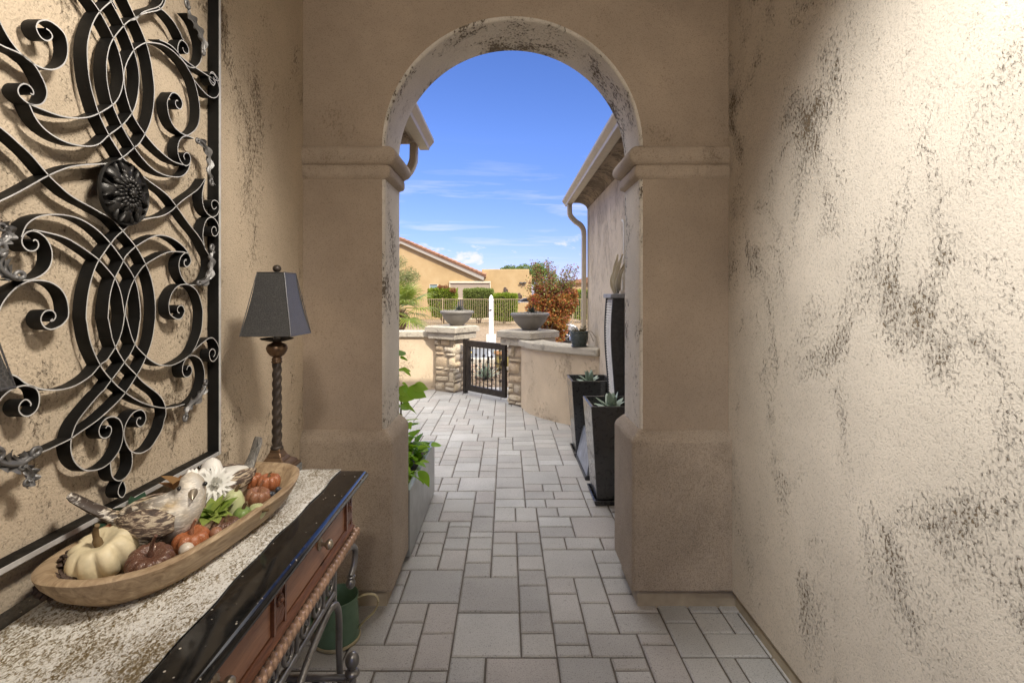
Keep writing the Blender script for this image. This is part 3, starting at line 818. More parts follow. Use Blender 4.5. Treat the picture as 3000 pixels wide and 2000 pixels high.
def table_lamp(x, y, label):
    t = empty('table_lamp', (x, y, ZT), label, 'table lamp', 'buffet lamps on the console table')
    z = ZT+.005
    mb = MB()
    mb.frustum((x-.062,x+.062,y-.062,y+.062), z+.026, (x-.060,x+.060,y-.060,y+.060), z+.036)
    mb.frustum((x-.054,x+.054,y-.054,y+.054), z+.036, (x-.050,x+.050,y-.050,y+.050), z+.046)
    # concave pyramid up to the column
    prev = (.050, z+.046)
    for r_, zz in ((.036,z+.056),(.026,z+.068),(.019,z+.084),(.016,z+.096)):
        mb.frustum((x-prev[0],x+prev[0],y-prev[0],y+prev[0]), prev[1], (x-r_,x+r_,y-r_,y+r_), zz); prev = (r_, zz)
    b = mb.build('base', M['bronze'], t, bevel=.0025)
    f = MB(); s_ = .064
    f.box(x-s_,x+s_,y-s_,y+s_,z+.012,z+.026)
    for sx in (-1,1):
        for sy in (-1,1): f.box(*sorted((x+sx*s_,x+sx*(s_-.022))), *sorted((y+sy*s_,y+sy*(s_-.022))), z, z+.012)
    f.build('foot', M['stone_foot'], t, bevel=.003)
    c = MB(); n = 220; m = 20; z0, z1 = z+.098, z+.398; vs = []; fs = []
    for i in range(n+1):
        zz = z0+(z1-z0)*i/n; r0 = .0175+(.0155-.0175)*i/n
        for k in range(m):
            a = 2*math.pi*k/m
            rr = r0*(.92+.11*math.cos(3*a-2*math.pi*(zz-z0)/.050*1.5))
            vs.append((x+rr*math.cos(a), y+rr*math.sin(a), zz))
    for i in range(n):
        for k in range(m):
            k2 = (k+1) % m; fs.append((i*m+k, i*m+k2, (i+1)*m+k2, (i+1)*m+k))
    c.add(vs, fs)
    c.lathe([(.0,z+.090),(.020,z+.092),(.022,z+.097),(.018,z+.103)], (x,y,0), 20)
    c.build('column', M['lampdark'], t, smooth=60)
    k = MB(); zb = z+.396
    k.lathe([(.017,zb),(.019,zb+.004),(.016,zb+.008),(.018,zb+.014),(.013,zb+.020),(.024,zb+.027),(.033,zb+.040),(.036,zb+.052),(.031,zb+.064),(.016,zb+.072),(.012,zb+.076)], (x,y,0), 26)
    k.build('knop', M['bronze'], t, smooth=60)
    d = MB(); zd = zb+.076
    d.lathe([(.012,zd-.002),(.03,zd+.001),(.05,zd+.006),(.056,zd+.010),(.054,zd+.011),(.03,zd+.006),(.01,zd+.005)], (x,y,0), 28)
    d.build('drip_pan', M['lampdark'], t, smooth=60)
    MB().tube([(x,y,zd+.004),(x,y,zd+.075)], .0115, 16).build('candle_sleeve', M['candle'], t, smooth=60)
    sh = MB(); zs0, zs1 = 1.416, 1.632; a, bb = .086, .047
    for (r0, z0_, r1, z1_) in ((a, zs0, bb, zs1), (a-.002, zs0, bb-.002, zs1)):
        q = [(-1,-1),(1,-1),(1,1),(-1,1)]
        for i in range(4):
            j = (i+1) % 4
            row = []
            vs = []
            ns = 6
            for h in range(ns+1):
                u = h/ns; r_ = r0+(r1-r0)*u - .003*math.sin(math.pi*u)
                zz = z0_+(z1_-z0_)*u
                vs += [(x+q[i][0]*r_, y+q[i][1]*r_, zz), (x+q[j][0]*r_, y+q[j][1]*r_, zz)]
            sh.add(vs, [(2*h, 2*h+1, 2*h+3, 2*h+2) for h in range(ns)])
    s_o = sh.build('lamp_shade', M['shade'], t, normals=False)
    tr_ = MB()
    q = [(-1,-1),(1,-1),(1,1),(-1,1)]
    for r_, zz in ((a, zs0), (bb, zs1)):
        for i in range(4):
            j = (i+1) % 4
            tr_.tube([(x+q[i][0]*r_,y+q[i][1]*r_,zz),(x+q[j][0]*r_,y+q[j][1]*r_,zz)], .0022, 6)
    for i in range(4): tr_.tube([(x+q[i][0]*a,y+q[i][1]*a,zs0),(x+q[i][0]*bb,y+q[i][1]*bb,zs1)], .0014, 6)
    tr_.tube([(x-bb,y,zs1-.004),(x+bb,y,zs1-.004)], .0015, 6); tr_.tube([(x,y,zd+.07),(x,y,zs1)], .002, 6)
    tr_.build('shade_trim', M['shade'], s_o)
    fi = MB(); fi.ball((x,y,zs1+.016), (.0145,.0145,.0135), 18, 12); fi.tube([(x,y,zs1-.006),(x,y,zs1+.006)], .006, 10)
    fi.build('finial', M['lampdark'], t, smooth=60)
    return t
lamp = table_lamp(-.812, 1.772, 'buffet lamp with square charcoal shade on twisted column at the console far end')
l2 = copy_tree(lamp)
l2.location = (-.812, .655, ZT)
l2['label'] = 'near buffet lamp, only its charcoal shade corner showing at the left picture edge'

# ------------------------------------------------------------------ dough bowl and its contents
M['pumpkin_cream'] = plain('cream pumpkin skin', (.60,.51,.33), .55, var=.2, scale=26, bstr=.35, bscale=60)
def glit(name, c, gl=(.75,.6,.45), amt=.35):
    m, nt, bs = newmat(name); v = pos(nt)
    n = noise(nt, v, 520, 2, .7); f = ramp(nt, n, [(.60, 0.0), (.66, 1.0)])
    setc(nt, bs, mix(nt, math_(nt,'MULTIPLY',f,amt), c, gl)); nt.links.new(math_(nt,'MULTIPLY',f,.6), bs.inputs['Metallic'])
    bs.inputs['Roughness'].default_value = .36; bump(nt, bs, n, .35, .002); return m
M['pumpkin_red'] = glit('glittered orange red pumpkin', (.33,.105,.04), amt=.6)
M['pumpkin_copper'] = glit('glittered copper pumpkin', (.25,.11,.06), amt=.6)
M['pumpkin_brown'] = glit('glittered brown gourd', (.105,.045,.028), amt=.6)
M['gourd_pale'] = plain('pale green gourd', (.45,.47,.25), .4, var=.2)
M['gourd_green'] = plain('green gourd', (.16,.23,.06), .4, var=.25)
M['stem'] = plain('dry stem', (.14,.09,.04), .8)
M['cone'] = plain('dark pine cone', (.055,.032,.022), .7, var=.5)
M['ballcream'] = plain('cream marbled ball', (.60,.52,.42), .35, var=.3)
M['berry'] = plain('dark berries', (.045,.05,.06), .35, var=.4)
M['petal'] = leafmat('white petals', [(.78,.77,.72),(.85,.84,.80)], .55, .3)
M['leaf_lime'] = leafmat('lime leaves', [(.22,.30,.05),(.33,.40,.10),(.18,.26,.05)], .5, .3)
M['leaf_dark'] = leafmat('dark cloth leaves', [(.02,.055,.03),(.035,.085,.045),(.06,.11,.07)], .5, .15)
M['leaf_brown'] = leafmat('dry brown leaves', [(.20,.10,.04),(.30,.17,.07)], .6, .3)
def bird_m():
    m, nt, bs = newmat('carved whitewashed bird')
    v = pos(nt, (1,1,1)); v2 = pos(nt, (60,60,190), rot=(.25,.55,.2))
    n = noise(nt, v2, 1.0, 5, .65, .6); big = noise(nt, v, 14, 3)
    tc = nt.nodes.new('ShaderNodeTexCoord'); sp = nt.nodes.new('ShaderNodeSeparateXYZ'); nt.links.new(tc.outputs['Object'], sp.inputs[0])
    up = ramp(nt, math_(nt,'MULTIPLY_ADD', sp.outputs['Z'], 1.0, math_(nt,'MULTIPLY', sp.outputs['X'], .9)), [(.10, 1.0), (.165, .35)])
    f = ramp(nt, math_(nt,'MULTIPLY_ADD', big, .55, math_(nt,'MULTIPLY', n, .75)), [(.575, 0.0), (.68, 1.0)])
    c = ramp(nt, noise(nt, v, 17, 3), [(.35, (.74,.70,.63)), (.55, (.68,.61,.50)), (.70, (.50,.37,.21))])
    setc(nt, bs, mix(nt, math_(nt,'MULTIPLY',f,up), c, (.055,.038,.028))); bs.inputs['Roughness'].default_value = .6; bump(nt, bs, n, .5, .003); return m
M['bird'] = bird_m()
def bird_w():
    m, nt, bs = newmat('carved bird wing'); v2 = pos(nt, (40,22,130), rot=(.3,.35,.2))
    n = noise(nt, v2, 1.2, 5, .65, .8)
    c = ramp(nt, n, [(.42, (.05,.033,.025)), (.50, (.15,.10,.07)), (.58, (.46,.38,.27))])
    setc(nt, bs, c); bs.inputs['Roughness'].default_value = .65; bump(nt, bs, n, .7, .004); return m
M['birdwing'] = bird_w()
M['birdtail'] = wood('charcoal streaked tail', (.02,.018,.016), (.30,.28,.25), (60,60,6), .6, 2)
M['white'] = plain('white glaze', (.74,.71,.65), .5)
M['black'] = plain('black bead', (.012,.012,.012), .2)

BC = Vector((-.806, 1.305, ZT+.007)); BA = R(-6.5)
BX = TR(BC, BA)
def dough_bowl():
    mb = MB(); n = 72
    def ring(hl, hw, z, e=2.9):
        out = []
        for k in range(n):
            a = 2*math.pi*k/n; c, s = math.cos(a), math.sin(a)
            wob = 1+.012*math.sin(3*a+1)+.008*math.sin(7*a)
            up = .008*abs(s)**4
            out.append(BX @ Vector((hw*math.copysign(abs(c)**(2/e), c)*wob, hl*math.copysign(abs(s)**(2/e), s)*wob, z+up*(z/.07))))
        return out
    rings = [ring(.262,.100,.0), ring(.292,.120,.003), ring(.322,.140,.024), ring(.346,.156,.052), ring(.354,.162,.066), ring(.356,.163,.072), ring(.350,.157,.076), ring(.336,.145,.075), ring(.328,.138,.070), ring(.304,.118,.040), ring(.24,.08,.022), ring(.12,.04,.016)]
    vs = [v for r_ in rings for v in r_]; fs = []
    for i in range(len(rings)-1):
        for k in range(n):
            k2 = (k+1) % n; fs.append((i*n+k, i*n+k2, (i+1)*n+k2, (i+1)*n+k))
    fs.append(tuple(range(n-1,-1,-1))); fs.append(tuple((len(rings)-1)*n+k for k in range(n)))
    mb.add(vs, fs)
    mb.build('dough_bowl', M['bowlwood'], None, smooth=55, origin=BC, label='long pale wooden dough bowl full of autumn decorations on the runner', cat='bowl')
dough_bowl()

def pumpkin(name, c, r, h, lobes, mat, label, cat='pumpkin', tilt=(0,0), stem=.3, depth=.20, smat=None, rz_=0.0, group='glittered pumpkins in the dough bowl'):
    c = Vector(c)
    t = empty(name, (c.x, c.y, c.z-h/2), label, cat, group)
    Mx = Matrix.Rotation(rz_, 4, 'Z') @ Matrix.Rotation(tilt[0], 4, 'X') @ Matrix.Rotation(tilt[1], 4, 'Y')
    n = lobes*8; m = 22; vs = []; fs = []
    for i in range(m+1):
        th = math.pi*i/m
        for k in range(n):
            a = 2*math.pi*k/n
            lob = 1-depth*(1-abs(math.cos(lobes*a/2)))**1.6*math.sin(th)**.5
            dim = .26*h*math.exp(-(th/.42)**2)+.10*h*math.exp(-((math.pi-th)/.4)**2)*-1
            rr = r*math.sin(th)**.78*lob
            z = h/2*math.cos(th)*(.92+.08*lob)-dim
            vs.append(c+Mx @ Vector((rr*math.cos(a), rr*math.sin(a), z)))
    for i in range(m):
        for k in range(n):
            k2 = (k+1) % n; fs.append((i*n+k, (i+1)*n+k, (i+1)*n+k2, i*n+k2))
    MB().add(vs, fs).build('flesh', mat, t, smooth=180)
    q = [c+Mx @ Vector(p) for p in ((0,0,h*.20),(0,0,h*.40),(r*.07,0,h*(.45+stem*.4)),(r*.22,0,h*(.45+stem*.8)))]
    MB().tube(spline(q,4), [r*.13]*5+[r*.09]*4+[r*.075]*4, 8).build('stem', smat or M['stem'], t, smooth=60)
    return t
pumpkin('pumpkin', (-.872,1.083,.996), .067, .090, 9, M['pumpkin_cream'], 'cream pumpkin, biggest in the dough bowl, at its near end', tilt=(.30,-.12), stem=.45, depth=.22)
pumpkin('pumpkin', (-.762,1.072,.983), .046, .064, 12, M['pumpkin_brown'], 'brown glittered pumpkin with curled stem beside the cream pumpkin', tilt=(.25,.2), stem=.8, smat=M['pumpkin_brown'])
pumpkin('pumpkin', (-.733,1.165,.985), .040, .060, 8, M['pumpkin_red'], 'orange red glittered pumpkin below the breast of the brown winged bird', tilt=(.1,.1), stem=.5, smat=M['pumpkin_copper'])
pumpkin('pumpkin', (-.697,1.245,.980), .034, .045, 14, M['pumpkin_brown'], 'small dark brown ribbed pumpkin under the lime leaves', stem=.2)
pumpkin('pumpkin', (-.718,1.515,.990), .034, .054, 8, M['pumpkin_red'], 'bright orange pumpkin at the far tip of the dough bowl', stem=.1, depth=.24)
pumpkin('pumpkin', (-.774,1.528,.990), .028, .050, 7, M['pumpkin_red'], 'orange pumpkin tucked against the white bird', stem=.2, depth=.24)
pumpkin('pumpkin', (-.704,1.420,.985), .034, .050, 8, M['pumpkin_copper'], 'copper pumpkin with pointed stem before the two far orange ones', tilt=(0,.2), stem=.6, smat=M['pumpkin_copper'])
pumpkin('pumpkin', (-.925,1.195,.990), .034, .058, 8, M['pumpkin_red'], 'dark red pumpkin under the tail of the brown winged bird', tilt=(.2,-.2), stem=.5)
pumpkin('pumpkin', (-.928,1.130,.985), .034, .050, 9, M['pumpkin_copper'], 'copper pumpkin half hidden behind the cream pumpkin', stem=.2)

def gourd(name, c, prof, mat, label, tilt, lob=6, smat=None):
    c = Vector(c); t = empty(name, c, label, 'gourd', 'gourds in the dough bowl')
    Mx = Matrix.Rotation(tilt[2], 4, 'Z') @ Matrix.Rotation(tilt[0], 4, 'X') @ Matrix.Rotation(tilt[1], 4, 'Y'); n = 36; vs = []; fs = []
    pr = spline([(r_,0,z) for r_, z in prof], 4)
    for p in pr:
        for k in range(n):
            a = 2*math.pi*k/n; q = 1-.09*(1-abs(math.cos(lob*a/2)))**1.5
            vs.append(c+Mx @ Vector((max(0,p.x)*q*math.cos(a), max(0,p.x)*q*math.sin(a), p.z)))
    for i in range(len(pr)-1):
        for k in range(n):
            k2 = (k+1) % n; fs.append((i*n+k, i*n+k2, (i+1)*n+k2, (i+1)*n+k))
    MB().add(vs, fs).build('flesh', mat, t, smooth=180)
    z1 = prof[-1][1]
    MB().tube([c+Mx @ Vector((0,0,z1-.004)), c+Mx @ Vector((.003,0,z1+.010)), c+Mx @ Vector((.008,0,z1+.018))], [.005,.004,.0035], 8).build('stem', smat or M['stem'], t, smooth=60)
gourd('gourd', (-.742,1.345,.958), [(.0,0),(.020,.003),(.031,.020),(.030,.042),(.022,.062),(.014,.074),(.0,.078)], M['gourd_pale'], 'pale green ribbed gourd standing beside the white flower', (.1,.25,0))
gourd('gourd', (-.690,1.305,.962), [(.0,0),(.016,.002),(.023,.014),(.022,.028),(.014,.040),(.0,.044)], M['gourd_green'], 'little bright green gourd at the bowl rim', (.2,.2,0))
gourd('gourd', (-.680,1.345,.972), [(.0,0),(.015,.003),(.022,.014),(.020,.032),(.012,.046),(.0,.050)], M['gourd_pale'], 'pale yellow gourd lying on its side at the bowl rim', (1.2,.5,.4))

def solid(name, c, r, mat, label, cat, rough=.0, seed=0):
    mb = MB(); mb.ball(c, r, 20, 14); o = mb.build(name, mat, None, smooth=180, label=label, cat=cat); return o
solid('marble_ball', (-.714,1.118,.986), .0155, M['ballcream'], 'cream marbled ball by the orange red pumpkin stem side of the rim', 'ball')
solid('tan_ball', (-.690,1.190,.990), .0140, M['pumpkin_copper'], 'copper tan ball between orange pumpkin and bowl rim', 'ball')
solid('grey_pebble', (-.702,1.222,.975), (.024,.020,.016), M['berry'], 'dark grey oval pebble beneath the brown ribbed pumpkin', 'pebble')
solid('tan_pebble', (-.815,1.012,.968), (.016,.016,.012), M['ballcream'], 'tan pebble lying in front of the brown glittered pumpkin', 'pebble')
mb = MB(); rnd = random.Random(5)
for k in range(26):
    mb.ball((-.668+rnd.uniform(-.016,.016), 1.455+rnd.uniform(-.032,.034), .975+rnd.uniform(-.008,.010)), rnd.uniform(.006,.008), 8, 6)
mb.build('berry_sprig', M['berry'], None, smooth=180, label='bunch of dark berries along the far right rim of the dough bowl', cat='berries')
def cone(c, L, r, d, label):
    c = Vector(c); d = Vector(d).normalized(); q = d.to_track_quat('Z','Y').to_matrix().to_4x4(); mb = MB()
    mb.ball(c, (r*.7,r*.7,L*.5), 10, 8, q)
    for i in range(9):
        u = i/8; rr = r*math.sin(math.pi*(.15+.75*u)); 
        for k in range(8):
            a = 2*math.pi*(k+.5*(i%2))/8
            p = c+q @ Vector((rr*math.cos(a), rr*math.sin(a), L*(u-.5)))
            mb.ball(p, (r*.34, r*.34, r*.16), 6, 4, q @ Matrix.Rotation(a,4,'Z') @ Matrix.Rotation(.7,4,'Y'))
    mb.build('pine_cone', M['cone'], None, smooth=60, label=label, cat='pine cone')
cone((-.918,1.07,.985), .07, .026, (.2,.6,.5), 'dark pine cone behind the cream pumpkin')
cone((-.915,1.02,.962), .06, .022, (1,.2,.1), 'dark pine cone at the near tip of the dough bowl')

# birds -------------------------------------------------------------
def bird(base, yaw, scale, label, style):
    t = empty('bird_figurine', base, label, 'bird figurine', 'carved birds in the dough bowl')
    Mx = TR(base, yaw, scale)     # local: +x is forward, z up
    xs = .80 if style == 0 else .9
    W = lambda p: Mx @ Vector((p[0]*xs, p[1], p[2]*(1.06 if style == 0 else .94)))
    n = 28
    # cross sections along the body: (x, z, half width, half height)
    if style == 0:
        sec = [(-.092,.080,.010,.010),(-.075,.074,.026,.024),(-.05,.064,.043,.040),(-.02,.058,.054,.050),(.012,.058,.058,.054),(.038,.066,.055,.054)]
        head = [(.060,.084,.049,.045,.6),(.072,.103,.042,.038,1.0),(.075,.120,.038,.033,1.25),(.074,.136,.030,.027,1.4),(.072,.147,.015,.014,1.5),(.071,.151,.002,.002,1.5)]
    else:
        sec = [(-.080,.072,.010,.010),(-.066,.068,.028,.028),(-.042,.060,.046,.044),(-.014,.056,.056,.052),(.014,.056,.059,.053),(.036,.062,.055,.052)]
        head = [(.052,.080,.048,.043,.55),(.060,.102,.041,.038,.95),(.062,.122,.036,.032,1.2),(.061,.138,.029,.026,1.35),(.059,.150,.015,.014,1.5),(.058,.154,.002,.002,1.5)]
    vs = []; fs = []
    rows = [(x, z, w, h, 0.0) for x, z, w, h in sec]+[tuple(a) for a in head]
    for x, z, w, h, tl in rows:
        for k in range(n):
            a = 2*math.pi*k/n
            vs.append(W((x-math.sin(tl)*h*math.sin(a), w*math.cos(a), z+math.cos(tl)*h*math.sin(a))))
    for i in range(len(rows)-1):
        for k in range(n):
            k2 = (k+1) % n; fs.append((i*n+k, i*n+k2, (i+1)*n+k2, (i+1)*n+k))
    fs.append(tuple(range(n-1,-1,-1))); fs.append(tuple((len(rows)-1)*n+k for k in range(n)))
    mb = MB(); mb.add(vs, fs)
    # tail: a flat tapering paddle rising behind, growing out of the rump
    if style == 0: tail = [(-.060,.070,.022,.018),(-.10,.084,.020,.011),(-.14,.106,.019,.008),(-.178,.130,.017,.006),(-.186,.136,.012,.004)]
    else: tail = [(-.055,.066,.024,.02),(-.080,.094,.021,.012),(-.098,.130,.021,.008),(-.112,.165,.023,.007),(-.116,.182,.018,.005)]
    vs = []; fs = []; m = 10
    for i, (x, z, w, h) in enumerate(tail):
        j = min(i+1, len(tail)-1); k0 = max(i-1, 0); ang = math.atan2(tail[j][1]-tail[k0][1], tail[j][0]-tail[k0][0])
        for k in range(m):
            a = 2*math.pi*k/m
            vs.append(W((x-math.sin(ang)*h*math.sin(a), w*math.cos(a), z+math.cos(ang)*h*math.sin(a))))
    for i in range(len(tail)-1):
        for k in range(m):
            k2 = (k+1) % m; fs.append((i*m+k, (i+1)*m+k, (i+1)*m+k2, i*m+k2))
    fs.append(tuple((len(tail)-1)*m+k for k in range(m)))
    body_ob = mb.build('body', M['bird'] if style == 0 else M['white'], t, smooth=180)
    MB().add(vs, fs).build('tail', M['bird'] if style == 0 else M['birdtail'], t, smooth=50)
    for sg in (-1, 1):
        wv = []; wf = []; a_, b_ = 12, 8
        for i in range(a_+1):
            u = i/a_
            for j in range(b_+1):
                v = j/b_*2-1
                x = .045-.135*u; prof = (math.sin(math.pi*min(1,u*.9+.10))**.8)*.030*(1-.35*u)
                z = .072+.012*u+v*prof
                yb = .060*math.sqrt(max(0.0, 1-((x-.005)/.098)**2))*math.sqrt(max(0.02, 1-((z-.058)/.062)**2))
                wv.append(W((x, sg*(yb+.004*(1-v*v)*(1-.3*u)+.0005), z)))
        for i in range(a_):
            for j in range(b_):
                p = i*(b_+1)+j; wf.append((p, p+1, p+b_+2, p+b_+1))
        o = MB().add(wv, wf).build('wing', M['birdwing'], t, smooth=180)
        so = o.modifiers.new('th', 'SOLIDIFY'); so.thickness = .004; so.offset = 0
    hx, hz = (.074,.122) if style == 0 else (.062,.122)
    beak = MB(); rot = -1.40 if style == 0 else 0.0
    q = TR((0,0,0), rot)
    def hw(p): return W(q @ Vector(p)+Vector((hx, 0, hz)))
    beak.tube([hw((.022,0,-.002)), hw((.036,0,-.005)), hw((.052,0,-.011))], [.0125*scale,.009*scale,.0012], 10)
    beak.build('beak', M['knob'] if style == 0 else M['white'], t, smooth=60)
    for sg in (-1, 1):
        ey = MB(); ey.ball(hw((.019, sg*.0285, .006)), .0048*scale, 10, 8); ey.build('eye', M['black'], t, smooth=60)
    cr = MB()
    for k in (-1, 0, 1): cr.tube([hw((-.002,k*.006,.020)), hw((-.007,k*.008,.028)), hw((-.014,k*.009,.031))], [.006*scale,.005*scale,.001], 6)
    cr.build('crest', M['white'], t, smooth=60)
bird((-.812,1.172,.952), R(24), 1.12, 'carved bird with brown grained wings facing the viewer in the middle of the dough bowl', 0)
bird((-.828,1.492,.945), R(-118), .95, 'whitewashed bird with upright dark tail behind the white flower', 1)

# flower ------------------------------------------------------------
def leaf_pts(L, W_, curl, n=6):
    """one leaf: blade in local x (length), y (width), z"""
    vs = []; fs = []
    for i in range(n+1):
        u = i/n; w = W_*math.sin(math.pi*min(1, .06+.94*u)**.85)*.5
        x = L*u; z = -curl*L*u*u
        vs += [(x,-w,z+.12*w),(x,0,z-.10*w),(x,w,z+.12*w)]
    for i in range(n):
        a = i*3; fs += [(a,a+1,a+4,a+3),(a+1,a+2,a+5,a+4)]
    return vs, fs
def put_leaf(mb, p, direc, L, W_, curl=.3, roll=0.0, n=6):
    d = Vector(direc).normalized()
    up = Vector((0,0,1)) if abs(d.z) < .95 else Vector((1,0,0))
    y = up.cross(d).normalized(); z = d.cross(y)
    Mx = Matrix((( d.x,y.x,z.x,p[0]),(d.y,y.y,z.y,p[1]),(d.z,y.z,z.z,p[2]),(0,0,0,1))) @ Matrix.Rotation(roll, 4, 'X')
    vs, fs = leaf_pts(L, W_, curl, n)
    mb.add([Mx @ Vector(v) for v in vs], fs)
def flower():
    c = Vector((-.778,1.335,1.048)); axis = Vector((.55,-.62,.55)).normalized()
    q = axis.to_track_quat('Z','Y').to_matrix().to_4x4()
    mb = MB(); rnd = random.Random(8)
    for lay, (n, el, L, w) in enumerate(((18,.05,.054,.013),(17,.35,.050,.0125),(15,.7,.044,.012),(12,1.0,.035,.011),(9,1.3,.025,.009))):
        for k in range(n):
            a = 2*math.pi*(k+.5*(lay%2))/n+rnd.uniform(-.08,.08); e = el+rnd.uniform(-.1,.1)
            d = q @ Vector((math.cos(a)*math.cos(e), math.sin(a)*math.cos(e), math.sin(e)))
            y = (q @ Vector((-math.sin(a), math.cos(a), 0))); z = d.cross(y)
            Mx = Matrix(((d.x,y.x,z.x,c.x),(d.y,y.y,z.y,c.y),(d.z,y.z,z.z,c.z),(0,0,0,1)))
            vs, fs = leaf_pts(L, w, .25-.5*(lay>2), 5)
            mb.add([Mx @ Vector(v) for v in vs], fs)
    mb.build('white_flower', M['petal'], None, smooth=180, normals=False, label='white many petalled flower between the two birds', cat='flower')
flower()
def sprig(name, c, n, L, W_, mat, label, cat, spread=1.0, updir=(0,0,1), seed=0, curl=.3):
    mb = MB(); rnd = random.Random(seed); c = Vector(c); u = Vector(updir).normalized()
    for k in range(n):
        a = 2*math.pi*k/n+rnd.uniform(-.3,.3)
        d = u*rnd.uniform(.3,1.0)+Vector((math.cos(a), math.sin(a), rnd.uniform(-.2,.4)))*spread
        put_leaf(mb, c+Vector((rnd.uniform(-.01,.01), rnd.uniform(-.01,.01), 0)), d, L*rnd.uniform(.7,1.1), W_*rnd.uniform(.8,1.1), curl*rnd.uniform(.5,1.5), rnd.uniform(-.5,.5))
    return mb.build(name, mat, None, smooth=180, normals=False, label=label, cat=cat)
sprig('leaf_sprig', (-.748,1.268,.995), 26, .056, .034, M['leaf_lime'], 'sprig of lime green leaves below the white flower', 'leaves', .8, (.4,-.5,1), 2)
sprig('leaf_sprig', (-.935,1.26,1.0), 7, .085, .038, M['leaf_dark'], 'dark green cloth leaves behind the brown winged bird', 'leaves', .8, (-.1,.5,.6), 3)
sprig('leaf_sprig', (-.945,1.19,.985), 5, .06, .024, M['leaf_dark'], 'pale edged green leaves by the tail of the brown winged bird', 'leaves', .8, (.2,-.3,.5), 4)
sprig('dry_leaf', (-.89,1.375,1.02), 6, .065, .042, M['leaf_brown'], 'dry brown oak leaves sticking up beside the white bird', 'leaves', .6, (.0,.1,1), 6)

# ------------------------------------------------------------------ watering can
M['cangreen'] = plain('green enamel can', (.11,.19,.12), .42, .1, var=.2, bstr=.1)
M['cantan'] = plain('tan enamel trim', (.42,.36,.22), .5, var=.2)
def can():
    c = Vector((-.770, 2.275, .001)); t = empty('watering_can', c, 'green metal watering can with a tan handle on the pavers beyond the console', 'watering can')
    r0, r1, h = .098, .091, .192
    MB().lathe([(.0,.004),(r0,.004),(r0+.002,.0),(r0+.002,.012),(r0,.014),(r1,h),(r1+.003,h+.002),(r1+.001,h+.005),(r1-.002,h+.001),(r1-.003,.02),(.0,.02)], c, 40).build('body', M['cangreen'], t, smooth=40)
    MB().lathe([(r0+.003,.001),(r0+.0055,.004),(r0+.0055,.012),(r0+.003,.017),(r0+.001,.017)], c, 40).build('base_band', M['cantan'], t, smooth=40)
    d = Vector((math.cos(R(6)), math.sin(R(6)), 0))
    q = [c+d*(r1-.001)+Vector((0,0,h-.018)), c+d*(r1+.03)+Vector((0,0,h-.002)), c+d*(r1+.075)+Vector((0,0,h-.004)), c+d*(r1+.092)+Vector((0,0,h-.04)), c+d*(r1+.07)+Vector((0,0,h-.085)), c+d*(r1+.03)+Vector((0,0,h-.12)), c+d*(r0-.002)+Vector((0,0,h-.15))]
    MB().tube(spline(q,6), .0085, 10, flat=.5, up=(0,0,1)).build('handle', M['cantan'], t, smooth=60)
    s = [c-d*r0*.95+Vector((0,0,.05)), c-d*(r0+.06)+Vector((0,0,.12)), c-d*(r0+.10)+Vector((0,0,.19))]
    MB().tube(spline(s,4), [.022]*4+[.018]*3+[.014]*2, 12).build('spout', M['cangreen'], t, smooth=60)
can()
# ================================================================== courtyard
M['gutter'] = plain('tan painted gutter', (.50,.43,.33), .42, var=.06)
M['gutterdark'] = plain('soffit paint', (.40,.33,.25), .6, var=.06)
M['tile'] = plain('terracotta roof tile', (.29,.145,.08), .75, var=.3, scale=5, bstr=.3, bscale=30)
M['charcoal'] = plain('charcoal planter resin', (.034,.0335,.033), .3, var=.15, bstr=.04, bscale=200, coat=.7)
M['charcoal_light'] = plain('planter rim', (.16,.155,.15), .5, var=.1)
M['soil'] = plain('dark soil', (.06,.045,.035), .95, var=.5, scale=60, bstr=1, bscale=90)
M['zinc'] = plain('grey zinc planter', (.34,.35,.345), .36, .35, var=.10, scale=5, bstr=.05)
M['slate'] = plain('slate fountain stone', (.035,.036,.040), .45, var=.4, scale=30, bstr=.5, bscale=60)
M['slate_light'] = plain('grey fountain basin', (.26,.275,.31), .45, .1, var=.3, scale=14, bstr=.3)
M['slats'] = plain('rippled fountain face', (.60,.57,.52), .9, 0, var=.15, scale=20, spec=.1)
M['bowl'] = plain('grey cast bowl', (.19,.175,.155), .55, var=.10, scale=7, bstr=.15, bscale=60)
M['pot'] = plain('dark green glazed pot', (.050,.065,.060), .3, var=.3, bstr=.1)
M['agave'] = leafmat('agave leaves', [(.34,.42,.34),(.42,.49,.41),(.27,.35,.28)], .5, .05)
M['agave_dark'] = leafmat('dark aloe leaves', [(.045,.06,.05),(.07,.085,.07)], .5, .05)
M['vine'] = leafmat('vine leaves', [(.22,.42,.025),(.28,.50,.04),(.15,.32,.02),(.34,.54,.07)], .45, .5)
M['twig'] = plain('brown twig', (.16,.10,.06), .8)
M['succ'] = leafmat('trailing succulent', [(.22,.21,.11),(.28,.25,.13),(.16,.17,.09)], .6, .1)
M['redbloom'] = leafmat('red bloom', [(.55,.03,.03),(.62,.06,.04)], .5, .2)
M['sculpt'] = plain('cream painted metal', (.68,.62,.48), .45, var=.08)
M['whiteroot'] = plain('white stick', (.75,.74,.70), .5)

